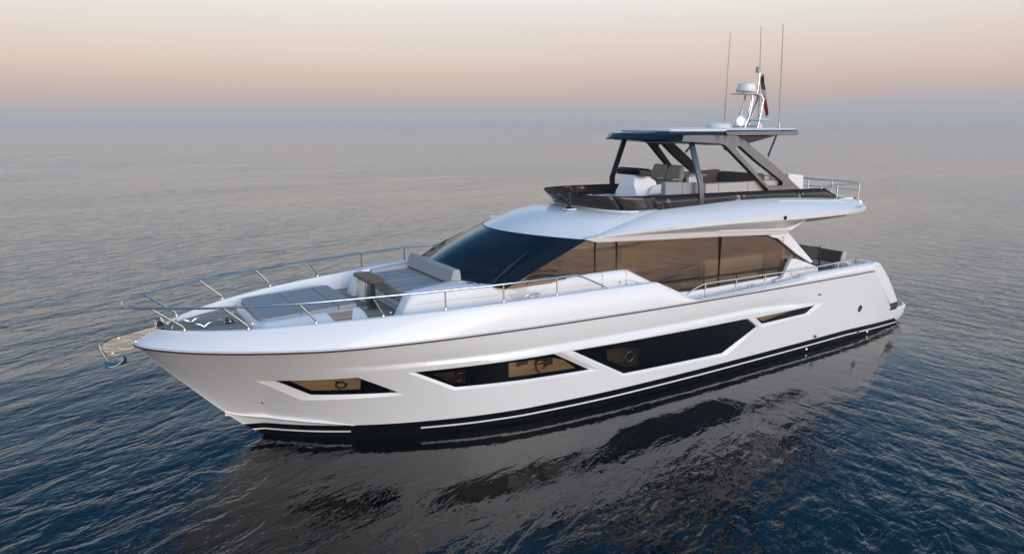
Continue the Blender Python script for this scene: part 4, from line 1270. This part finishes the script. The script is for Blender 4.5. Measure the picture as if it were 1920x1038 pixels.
# ------------------------------------------------------------------ hardtop
def ht_ring(inset, z):
    """z is a function of x"""
    half = [(10.86, 0), (10.87, .6), (10.90, 1.05), (10.96, 1.22), (11.08, 1.30), (11.6, 1.305), (12.4, 1.305), (13.0, 1.30), (13.3, 1.26), (13.5, 0)]
    pts = []
    for x, y in half:
        xx = x + (inset if x < 11 else 0) - (inset if x > 13.2 else 0); yy = max(0, y - inset if y > 0 else 0)
        pts.append((xx, -yy, z(xx)))
    for x, y in half[::-1][1:-1]:
        xx = x + (inset if x < 11 else 0) - (inset if x > 13.2 else 0); yy = max(0, y - inset)
        pts.append((xx, yy, z(xx)))
    return pts
zb = lambda x: 5.295 - .048 * (x - 10.9)
zt = lambda x: 5.455
m = MB().loft([ht_ring(.14, lambda x: zb(x) - .005), ht_ring(.0, lambda x: zb(x) + .005), ht_ring(-.005, lambda x: zb(x) + .035), ht_ring(.09, lambda x: 5.43), ht_ring(.14, zt)])
hto = part("hardtop", m, HTOP, yacht, 25)
part("soffit", MB().grid([[(x, y, zb(x) - .012 - .03 * (1 - abs(y) / 1.2)) for y in frange(-1.15, 1.15, 9)] for x in frange(11.05, 13.3, 6)]), BOLST, hto, 60)
# thin white roof plate above, thick grey-edged overhang aft
ol = [(11.10, -.85), (11.3, -1.0), (12.75, -1.18), (12.75, 1.18), (11.3, 1.0), (11.10, .85)]
part("roof_plate", MB().loft([[(x + .05 * (1 if x < 11.2 else 0), y * .96, 5.475) for x, y in ol], [(x, y, 5.505) for x, y in ol], [(x + .05, y * .97, 5.548) for x, y in ol]]), WHITE, hto, 25)
ol = [(12.60, -1.20), (12.72, -1.30), (15.15, -1.30), (15.30, -1.12), (15.30, 1.12), (15.15, 1.30), (12.72, 1.30), (12.60, 1.20)]
ov = part("overhang", MB().loft([[(x, y * .93, 5.385) for x, y in ol], [(x, y, 5.405) for x, y in ol], [(x, y * .99, 5.49) for x, y in ol], [(lerp(x, 13.9, .05), y * .92, 5.545) for x, y in ol]]), DARKM, yacht, 25)
part("overhang_top", MB().loft([[(lerp(x, 13.9, .035), y * .955, 5.522) for x, y in ol], [(lerp(x, 13.9, .06), y * .92, 5.556) for x, y in ol], [(lerp(x, 13.9, .2), y * .5, 5.575) for x, y in ol]]), WHITE, ov, 25)
part("underside_wedge", MB().loft([[(12.9, -1.25, 5.38), (13.3, -1.25, 5.20), (14.3, -1.25, 5.38)], [(12.9, 1.25, 5.38), (13.3, 1.25, 5.20), (14.3, 1.25, 5.38)]]), DARKIN, ov)

# arch side frames
def AY(z): return 1.32 + (5.3 - z) * .18
inner = [(11.04, 5.285), (11.5, 5.262), (12.26, 5.22), (12.42, 5.18), (12.57, 5.07), (13.90, 4.04)]
outer = [(15.07, 4.04), (14.33, 4.55), (13.81, 4.87), (13.13, 5.27), (12.84, 5.39), (11.9, 5.415), (11.10, 5.415)]
cut = [(12.76, 5.10), (12.81, 5.145), (12.93, 5.15), (13.5, 4.78), (14.36, 4.29), (14.39, 4.23), (14.36, 4.17), (13.84, 4.175)]
def arch_mesh(s):
    vs, es = [], []
    out_ = dens(inner + outer, .12); cu = dens(cut, .12)
    for c in (out_, cu):
        o = len(vs); vs += c; es += [(o + i, o + (i + 1) % len(c)) for i in range(len(c))]
    r = delaunay_2d_cdt([Vector(v) for v in vs], es, [], 0, 1e-6)
    P = [(v.x, v.y) for v in r[0]]
    F = []
    for f in r[2]:
        c = (sum(P[i][0] for i in f) / 3, sum(P[i][1] for i in f) / 3)
        if inpoly(c, out_) and not inpoly(c, cu): F.append(tuple(f))
    m = MB()
    th = .13
    m.add([(x, s * AY(z), z) for x, z in P], F)
    m.add([(x, s * (AY(z) - th), z) for x, z in P], [tuple(reversed(f)) for f in F])
    face_o, face_i = MB(), MB()
    face_o.add([(x, s * AY(z), z) for x, z in P], F)
    n0 = len(P)
    wall = MB()
    for c in (out_, cu):
        wall.grid([[(x, s * AY(z), z) for x, z in c], [(x, s * (AY(z) - th), z) for x, z in c]], True)
    wall.add([(x, s * (AY(z) - th), z) for x, z in P], [tuple(reversed(f)) for f in F])
    return face_o, wall
for s in SIDES:
    fo_, wa = arch_mesh(s)
    ar = part("arch", fo_, DARKM, yacht, 40)
    part("inner_frame", wa, DARKIN, ar, 40)  # inner faces carry their shade as a darker colour
    sp2 = part("speaker", MB().lathe([(.10, 0), (.10, .012), (.075, .016), (.05, .004), (.001, .004)], (12.62, s * (AY(5.2) - .13), 5.15), 18, (0, -s, 0)), RUBBER, yacht)
    # forward strut with its knee
    pts = [Vector((11.50, s * 1.15, 5.27)), Vector((11.47, s * 1.55, 4.31)), Vector((11.50, s * 1.565, 3.85))]
    rings = []
    for p in pts:
        rings.append([(p.x - .075, p.y - .03, p.z), (p.x + .075, p.y - .03, p.z), (p.x + .075, p.y + .03, p.z), (p.x - .075, p.y + .03, p.z)])
    part("hardtop_strut", MB().loft(rings), DARKIN if s > 0 else DARKM, yacht, 30, bevel=.012)  # starboard strut uses the shaded copy, port strut the plain anthracite
    part("overhang_strut", MB().tube([(13.93, s * 1.38, 4.90), (14.36, s * 1.24, 5.40)], .028, 8), DARKM, yacht)

# ------------------------------------------------------------------ flybridge furniture
hc = MB()
hc.loft([[(11.10, .05, 3.76), (11.75, .05, 3.76), (11.75, .95, 3.76), (11.10, .95, 3.76)],
         [(11.04, .12, 4.02), (11.72, .02, 4.05), (11.72, .98, 4.05), (11.04, .88, 4.02)],
         [(11.06, .24, 4.22), (11.62, .10, 4.30), (11.62, .90, 4.30), (11.06, .76, 4.22)],
         [(11.12, .26, 4.50), (11.30, .26, 4.50), (11.30, .74, 4.50), (11.12, .74, 4.50)]])
he = part("helm_console", hc, WHITE, yacht, 20)
part("console_flank", MB().loft([[(11.12, -.04, 3.76), (11.9, -.04, 3.76), (11.9, .06, 3.76), (11.3, .06, 3.76)], [(11.42, -.02, 4.16), (11.86, -.04, 4.24), (11.86, .06, 4.24), (11.5, .06, 4.18)]]), WHITE, he, 20)
part("monitor_hood", MB().loft([[(11.10, .06, 4.44), (11.40, .02, 4.40), (11.40, .98, 4.40), (11.10, .94, 4.44)], [(11.07, .06, 4.58), (11.44, .02, 4.56), (11.44, .98, 4.56), (11.07, .94, 4.58)], [(11.16, .14, 4.62), (11.42, .10, 4.59), (11.42, .90, 4.59), (11.16, .86, 4.62)]]), HTOP, he, 25, bevel=.012)
part("steering_wheel", MB().torus((11.72, .50, 4.30), (.8, 0, .5), .17, .014, 24, 8), STEEL, he)
for yc in (.28, .86):
    sx = 12.05
    seat = part("helm_seat", MB().loft([[(sx - .06, yc - .22, 4.12), (sx + .42, yc - .22, 4.12), (sx + .42, yc + .22, 4.12), (sx - .06, yc + .22, 4.12)], [(sx - .08, yc - .25, 4.22), (sx + .42, yc - .24, 4.20), (sx + .42, yc + .24, 4.20), (sx - .08, yc + .25, 4.22)], [(sx - .02, yc - .22, 4.26), (sx + .42, yc - .22, 4.24), (sx + .42, yc + .22, 4.24), (sx - .02, yc + .22, 4.26)]]), SEATG, yacht, bevel=.03, seg=3)
    part("backrest", MB().loft([[(sx + .30, yc - .24, 4.18), (sx + .44, yc - .24, 4.18), (sx + .44, yc + .24, 4.18), (sx + .30, yc + .24, 4.18)], [(sx + .36, yc - .26, 4.42), (sx + .52, yc - .26, 4.42), (sx + .52, yc + .26, 4.42), (sx + .36, yc + .26, 4.42)], [(sx + .42, yc - .20, 4.645), (sx + .53, yc - .20, 4.64), (sx + .53, yc + .20, 4.64), (sx + .42, yc + .20, 4.645)]]), SEATG, seat, bevel=.035, seg=3)
    for q in (-1, 1):
        part("armrest", MB().box(sx + .05, sx + .42, *sorted((yc + q * .25, yc + q * .31)), 4.28, 4.33), SEATG, seat, bevel=.015)
    part("pedestal", MB().lathe([(.16, 0), (.16, .02), (.07, .05), (.07, .36)], (sx + .2, yc, 3.76), 16), WHITE, seat)
    part("badge", MB().lathe([(.03, 0), (.03, .004), (.001, .005)], (sx + .385, yc, 4.54), 14, (-1, 0, .1)), CREAM, seat)
# port sofa: grey outer back, cream part aft, split in panels
fs = part("flybridge_sofa", MB().box(10.62, 11.6, -1.3, -.70, 3.76, 4.08), CREAM, yacht, bevel=.03, seg=3)
for a, b, mt, z0, z1 in ((10.58, 11.10, CUSH, 4.40, 4.375), (11.11, 11.62, CUSH, 4.375, 4.345)):
    part("backrest", MB().hexa([(a, -1.36, 3.80), (b, -1.36, 3.80), (b, -1.2, 3.80), (a, -1.2, 3.80), (a, -1.34, z0), (b, -1.34, z1), (b, -1.2, z1), (a, -1.2, z0)]), mt, fs, bevel=.012)
part("end_panel", MB().box(11.63, 11.69, -1.35, -.7, 3.76, 4.32), CREAM, fs, bevel=.02)
fs2 = part("flybridge_sofa", MB().box(11.9, 14.3, -1.3, -.70, 3.76, 4.06), CREAM, yacht, bevel=.03, seg=3)
for a, b in ((11.82, 12.25), (12.26, 13.26), (13.27, 14.45)):
    part("backrest", MB().hexa([(a, -1.40, 3.80), (b, -1.40, 3.80), (b, -1.22, 3.80), (a, -1.22, 3.80), (a, -1.37, 4.305), (b, -1.37, 4.30), (b, -1.22, 4.30), (a, -1.22, 4.305)]), CREAM, fs2, bevel=.02)
bar = part("wet_bar", MB().box(12.75, 13.25, .05, .75, 3.76, 4.36), WHITE, yacht, bevel=.02)
part("worktop", MB().box(12.72, 13.32, .0, .80, 4.362, 4.40), CREAM, bar, bevel=.01)
part("grille", MB().box(12.742, 12.749, .15, .60, 4.2, 4.32), BROWNC, bar)
gs = part("flybridge_sofa", MB().box(13.6, 15.3, .55, 1.35, 3.76, 4.05), BROWNC, yacht, bevel=.03)
part("backrest", MB().loft([[(13.7, 1.10, 4.02), (15.3, 1.10, 4.02), (15.3, 1.42, 4.02), (13.7, 1.42, 4.02)], [(13.85, 1.22, 4.36), (15.2, 1.22, 4.40), (15.2, 1.40, 4.40), (13.85, 1.40, 4.36)]]), BROWNC, gs, bevel=.04, seg=3)
part("backrest", MB().loft([[(14.9, -.3, 4.02), (15.3, -.3, 4.02), (15.3, 1.2, 4.02), (14.9, 1.2, 4.02)], [(15.1, -.25, 4.36), (15.28, -.25, 4.36), (15.28, 1.15, 4.36), (15.1, 1.15, 4.36)]]), BROWNC, gs, bevel=.04, seg=3)
ft = empty("flybridge_table", (13.9, -.1, 3.76), "low dark table on the flybridge between the sofas", "table")
part("tabletop", MB().box(13.45, 14.45, -.45, .30, 4.12, 4.15), DARKM, ft, bevel=.01)
for x, y in ((13.6, -.35), (14.3, -.35), (13.6, .2), (14.3, .2)):
    part("leg", MB().tube([(x, y, 3.76), (x, y, 4.12)], .018, 6), DARKM, ft)
bx2 = part("storage_box", MB().hexa([(15.45, -.95, 3.76), (16.05, -.95, 3.76), (16.05, -.30, 3.76), (15.45, -.30, 3.76), (15.35, -.95, 4.40), (15.98, -.95, 4.335), (15.98, -.30, 4.335), (15.35, -.30, 4.40)]), WHITE, yacht, bevel=.03, seg=3)

# ------------------------------------------------------------------ flybridge after rail
def rail(name, path, r, parent, mat=STEEL): return part(name, MB().tube(path, r, 8), mat, parent)
tp = [(15.80, -1.60, 4.03), (15.90, -1.61, 4.09), (16.45, -1.65, 4.11), (17.42, -1.68, 4.12), (17.52, -1.55, 4.12), (17.56, 0, 4.12), (17.52, 1.55, 4.12), (17.42, 1.68, 4.12), (16.45, 1.65, 4.11), (15.90, 1.61, 4.09), (15.80, 1.60, 4.03)]
fr_ = rail("flybridge_rail", tp, .019, yacht)
md = [(16.45, -1.65, 3.93), (17.42, -1.68, 3.915), (17.52, -1.55, 3.915), (17.56, 0, 3.915), (17.52, 1.55, 3.915), (17.42, 1.68, 3.915), (16.45, 1.65, 3.93)]
rail("mid_rail", md, .010, fr_)
for x, y in ((16.45, -1.65), (17.35, -1.69), (17.56, -.75), (17.56, .0), (17.56, .75), (17.35, 1.69), (16.45, 1.65)):
    rail("stanchion", [(x, y, 3.70 if x > 17 else 3.76), (x, y, 4.11)], .019, fr_)

# ------------------------------------------------------------------ bow pulpit and side rails
gb = [(.72, .52, 2.33), (1.60, 1.18, 2.38), (2.59, 1.59, 2.43), (3.65, 1.89, 2.46), (4.72, 2.11, 2.48), (5.82, 2.25, 2.50), (6.98, 2.285, 2.49)]
gt_ = [(.25, .57, 2.79), (1.23, 1.17, 2.80), (2.32, 1.60, 2.81), (3.47, 1.90, 2.83), (4.72, 2.105, 2.83), (5.82, 2.25, 2.838), (6.98, 2.285, 2.832)]
nose = []
for k in range(9):
    a = math.pi * (k / 8.0 - .5)
    nose.append((-.115 + .19 * (1 - math.cos(a)), .36 * math.sin(a), 2.785))
sidep = [(.08, .40, 2.787), (.25, .565, 2.79), (.70, .87, 2.795)] + gt_[1:] + [(7.35, 2.29, 2.83), (7.46, 2.292, 2.815), (7.62, 2.295, 2.765), (8.27, 2.305, 2.46)]
path = [(x, -y, z) for x, y, z in sidep[::-1]] + nose[1:-1] + sidep
def smooth_path(pts, n=4):
    P = [Vector(p) for p in pts]; o = []
    for i in range(len(P) - 1):
        p0, p1, p2, p3 = P[max(i - 1, 0)], P[i], P[i + 1], P[min(i + 2, len(P) - 1)]
        for k in range(n):
            t = k / n
            m1 = (p2 - p0) * .5; m2 = (p3 - p1) * .5
            L = (p2 - p1).length
            if m1.length > L * 1.2: m1 = m1 * (L * 1.2 / m1.length)
            if m2.length > L * 1.2: m2 = m2 * (L * 1.2 / m2.length)
            o.append((2 * t ** 3 - 3 * t ** 2 + 1) * p1 + (t ** 3 - 2 * t ** 2 + t) * m1 + (-2 * t ** 3 + 3 * t ** 2) * p2 + (t ** 3 - t ** 2) * m2)
    return o + [P[-1]]
pu = rail("bow_rail", smooth_path(path), .019, yacht)
for s in SIDES:
    for b, t in zip(gb, gt_):
        B = Vector((b[0], s * b[1], b[2] - .02)); T = Vector((t[0], s * t[1], t[2]))
        if abs(b[0] - t[0]) > .08:
            d = (T - B).normalized(); Kn = Vector((b[0] - .01, s * b[1], b[2] + .07))
            pts = [B, B + Vector((0, 0, .06)), Kn + Vector((-.02, 0, .02)), T]
        else:
            pts = [B, T]
        st = rail("stanchion", pts, .016, pu)
        part("foot", MB().lathe([(.032, 0), (.032, .02), (.019, .05), (.001, .05)], (b[0], s * b[1], b[2] - .005), 10), STEEL, pu)
    # low rail along the side deck
    lt = [(10.30, 2.385, 2.06), (10.45, 2.375, 2.185), (10.90, 2.36, 2.245), (11.9, 2.345, 2.235), (12.93, 2.325, 2.215), (13.92, 2.30, 2.195), (14.88, 2.27, 2.175), (15.83, 2.255, 2.19), (16.52, 2.235, 2.20), (16.66, 2.232, 2.17), (16.74, 2.23, 2.03)]
    lt = [(10.34, 2.39, 2.10), (10.60, 2.375, 2.19)] + lt[2:]
    sr = rail("side_rail", smooth_path([(x, s * y, z) for x, y, z in lt]), .017, yacht)
    for x in (10.92, 11.93, 12.95, 13.95, 14.92, 15.88):
        yt = interp([p[0] for p in lt], [p[1] for p in lt])(x); ztp = interp([p[0] for p in lt], [p[2] for p in lt])(x)
        rail("stanchion", [(x, s * yt, ZG(x) - .03), (x, s * yt, ztp)], .014, sr)
    cleat(6.50, s * 2.18, 2.47, .36, .085)
    cleat(12.50, s * 2.26, 1.93, .36, .085)

# ------------------------------------------------------------------ masts, domes, antennas
ms = part("radar_mast", MB().tube([(14.46, -.16, 5.57), (14.46, -.16, 5.62), (14.60, -.15, 5.85), (14.72, -.13, 6.28), (14.70, -.10, 6.42)], .028, 8), STEEL, yacht)
part("leg", MB().tube([(14.46, .16, 5.57), (14.46, .16, 5.62), (14.60, .15, 5.85), (14.72, .13, 6.28), (14.70, .10, 6.42)], .028, 8), STEEL, ms)
part("leg", MB().tube([(14.95, -.16, 5.57), (14.97, -.16, 5.64), (15.06, -.14, 5.9), (15.18, -.10, 6.30), (15.12, -.05, 6.42), (14.75, -.05, 6.42)], .028, 8), STEEL, ms)
part("leg", MB().tube([(14.95, .16, 5.57), (14.97, .16, 5.64), (15.06, .14, 5.9), (15.18, .10, 6.30), (15.12, .05, 6.42), (14.75, .05, 6.42)], .028, 8), STEEL, ms)
part("crossbar", MB().tube([(14.40, -.16, 5.605), (15.0, -.16, 5.605)], .022, 8), STEEL, ms)
part("crossbar", MB().tube([(14.40, .16, 5.605), (15.0, .16, 5.605)], .022, 8), STEEL, ms)
part("platform", MB().box(14.28, 14.96, -.22, .22, 6.415, 6.44), STEEL, ms, bevel=.006)
part("upper_mast", MB().tube([(15.02, 0, 6.43), (15.06, 0, 6.55), (15.08, 0, 7.0)], .022, 8), STEEL, ms)
part("mast_head_lamp", MB().box(14.97, 15.06, -.05, .05, 6.98, 7.13), CREAM, ms, bevel=.01)
for (x0, z0, x1, z1) in ((14.60, 5.95, 14.66, 6.27), (15.07, 5.98, 15.14, 6.28)):
    part("cable", MB().tube([(x0 - .09, -.17, z0), (x0 - .07, -.19, z0 + .02), (x1 - .05, -.17, z1)], .012, 6), STEEL, ms)
part("radar_dome", MB().lathe([(.10, 0), (.235, .015), (.255, .05), (.245, .12), (.215, .215), (.18, .235), (.001, .24)], (14.60, 0, 6.465), 32), WHITE, yacht, 40)
dd = part("television_dish", MB().lathe([(.001, .10), (.04, .085), (.10, .045), (.25, .015), (.275, 0), (.26, -.015), (.06, -.035), (.05, -.16), (.09, -.18), (.09, -.20)], (15.18, -.05, 5.765), 28), WHITE, yacht, 40)
part("loudspeaker_horn", MB().lathe([(.14, 0), (.135, .02), (.10, .0), (.05, -.06), (.035, -.12), (.05, -.2), (.001, -.22)], (14.22, -.22, 5.74), 24, (-.35, -.9, .1)), WHITE, yacht, 40)
part("satellite_plate", MB().lathe([(.30, 0), (.34, .05), (.30, .09), (.2, .12), (.001, .13)], (13.92, .25, 5.575), 28), WHITE, yacht, 40)
part("searchlight", MB().lathe([(.05, -.09), (.06, 0), (.06, .08), (.045, .1)], (14.36, -.10, 5.78), 14, (.4, -.2, 1)), WHITE, yacht, 40)
def whip(x, y, z0, x1, z1):
    a = part("whip_antenna", MB().tube([(x, y, z0 + .02), (lerp(x, x1, .4), y, lerp(z0, z1, .4)), (x1, y, z1)], [.021, .016, .010], 8), WHIP, yacht)
    part("ratchet_mount", MB().lathe([(.05, 0), (.05, .02), (.025, .03), (.025, .13), (.001, .14)], (x, y, z0), 12), STEEL, a)
whip(14.74, -1.0, 5.555, 14.59, 8.05)
whip(14.99, 1.0, 5.555, 15.0, 8.11)
whip(15.20, 0.02, 5.80, 15.03, 8.14)

# furled ensign drooping from the mast
fl_ = empty("flag", (15.10, .02, 6.80), "drooping green white and red flag hanging from the radar mast", "flag")
def band(name, a0, a1, mat):
    rows = []
    for k in range(7):
        rows.append([])
        for q in range(7):
            w = q / 6.0                                   # across the hoist: 0 top (outer) edge, 1 lower (inner) edge
            t = lerp(a0, a1, k / 6.0) + .10 * (.5 - w) * math.sin(math.pi * min(1, max(0, lerp(a0, a1, k / 6.0))))
            wd = .05 + .06 * math.sin(math.pi * min(1, t * .9 + .08))
            x = 15.13 + .30 * t ** 1.1 + wd * (.55 - w); y = -.05 + .03 * math.sin(13 * w + 5 * t); z = 6.95 - 1.04 * t - .06 * w + .015 * math.sin(9 * w)
            rows[-1].append((x, y, z))
    o = part(name, MB().grid(rows), mat, fl_, 80)
    sl = o.modifiers.new("solid", 'SOLIDIFY'); sl.thickness = .006
band("green_band", 0.0, .36, FLAGG); band("white_band", .36, .60, FLAGW); band("red_band", .60, 1.0, FLAGR)
part("halyard", MB().tube([(15.09, 0, 6.98), (15.10, .0, 6.5), (15.12, 0, 6.3)], .005, 5), RUBBER, fl_)

# ------------------------------------------------------------------ cockpit
cs = part("cockpit_sofa", MB().box(16.9, 17.55, -1.25, 1.55, 1.32, 1.72), DECKW, yacht, bevel=.04, seg=3)
part("seat_cushion", MB().box(16.86, 17.45, -1.22, 1.5, 1.725, 1.84), CUSH, cs, bevel=.04, seg=3)
part("backrest", MB().hexa([(17.38, -1.3, 1.78), (17.60, -1.3, 1.78), (17.60, 1.6, 1.78), (17.38, 1.6, 1.78), (17.50, -1.3, 2.17), (17.64, -1.3, 2.16), (17.64, 1.6, 2.16), (17.50, 1.6, 2.17)]), BROWNC, cs, bevel=.03, seg=3)
part("backrest_end", MB().hexa([(17.37, -1.345, 1.78), (17.61, -1.345, 1.78), (17.61, -1.305, 1.78), (17.37, -1.305, 1.78), (17.49, -1.345, 2.175), (17.65, -1.345, 2.165), (17.65, -1.305, 2.165), (17.49, -1.305, 2.175)]), CREAM, cs)
part("cockpit_locker", MB().box(16.85, 17.5, -2.05, -1.42, 1.32, 1.93), DECKW, yacht, bevel=.03, seg=3)
twl = MB().grid([[(16.9 + .06 * math.sin(5 * v) * .3, -1.98 + .40 * u, 1.95 + .05 * math.sin(6 * u + 4 * v) + .02) if v > .25 else (16.86 - .02 * u, -1.98 + .40 * u, 1.80 + .15 * v / .25 + .02) for u in frange(0, 1, 8)] for v in frange(0, 1, 8)])
tw2 = MB()
rows = []
for v in frange(0, 1, 12):
    r_ = []
    for u in frange(0, 1, 9):
        y = -1.95 + .42 * u + .02 * math.sin(9 * v)
        if v < .35: x, z = 16.825, 1.72 + .23 * v / .35
        else: x, z = 16.835 + .42 * (v - .35) / .65, 1.945 + .035 * math.sin(7 * u) * math.sin(6 * v) + .03
        r_.append((x + .012 * math.sin(11 * u), y, z))
    rows.append(r_)
tw2.grid(rows)
tw = single("towel", tw2, CLOTHW, (16.95, -1.75, 1.95), "crumpled white towel lying on the cockpit locker by the port rail", "towel", angle=80)
sl = tw.modifiers.new("solid", 'SOLIDIFY'); sl.thickness = .02
ct = empty("cockpit_table", (16.2, .1, 1.32), "pale topped table with black legs in the cockpit", "table")
part("tabletop", MB().box(15.75, 16.45, -.55, .95, 1.99, 2.03), BOLST, ct, bevel=.012)
for x, y in ((15.85, -.45), (16.35, -.45), (15.85, .85), (16.35, .85)):
    part("leg", MB().tube([(x, y, 1.32), (x, y, 1.99)], .022, 8), RUBBER, ct)
part("stretcher", MB().tube([(15.85, -.45, 1.92), (16.35, -.45, 1.92)], .016, 6), RUBBER, ct)
def chair(cx, cy, rz):
    e_ = empty("cockpit_chair", (cx, cy, 1.32), "black sling folding chair beside the cockpit table", "chair", None)
    c, sn = math.cos(rz), math.sin(rz)
    def q(a, b, z): return (cx + a * c - b * sn, cy + a * sn + b * c, 1.32 + z)
    for k in (-1, 1):
        part("side_frame", MB().tube([q(-.22, k * .24, 0), q(-.02, k * .24, .45), q(.14, k * .24, .62), q(.26, k * .24, .98)], .016, 8), RUBBER, e_)
        part("leg", MB().tube([q(.26, k * .24, 0), q(-.22, k * .24, .46)], .016, 8), RUBBER, e_)
        part("armrest", MB().tube([q(-.22, k * .25, .46), q(-.20, k * .25, .64), q(.15, k * .25, .66)], .016, 8), RUBBER, e_)
    part("seat", MB().prism([q(-.24, -.22, .45), q(.06, -.22, .44), q(.06, .22, .44), q(-.24, .22, .45)], [q(-.24, -.22, .462), q(.06, -.22, .452), q(.06, .22, .452), q(-.24, .22, .462)]), BROWNC, e_)
    part("backrest", MB().prism([q(.15, -.22, .62), q(.26, -.22, .97), q(.26, .22, .97), q(.15, .22, .62)], [q(.162, -.22, .62), q(.272, -.22, .97), q(.272, .22, .97), q(.162, .22, .62)]), BROWNC, e_)
    return e_
chair(16.72, -.86, R(35))

# ------------------------------------------------------------------ evening haze over the sea
hm = bpy.data.materials.new("haze_air")
hm.use_nodes = True
ht_ = hm.node_tree
ht_.nodes.clear()
ho = ht_.nodes.new('ShaderNodeOutputMaterial')
hv = ht_.nodes.new('ShaderNodeVolumePrincipled')
hv.inputs['Color'].default_value = (0.96, 0.955, 0.955, 1)
hv.inputs['Density'].default_value = 0.0006
hv.inputs['Anisotropy'].default_value = 0.0
ht_.links.new(hv.outputs[0], ho.inputs['Volume'])
hb = MB().box(-S_ * 1.02, S_ * 1.02, -S_ * 1.02, S_ * 1.02, -1.0, 9.0)
haze = bpy.data.objects.new("haze", mesh_of("haze", hb, hm)); COL.objects.link(haze)
haze['kind'] = 'stuff'; haze['label'] = 'thin pale evening haze lying over the sea'
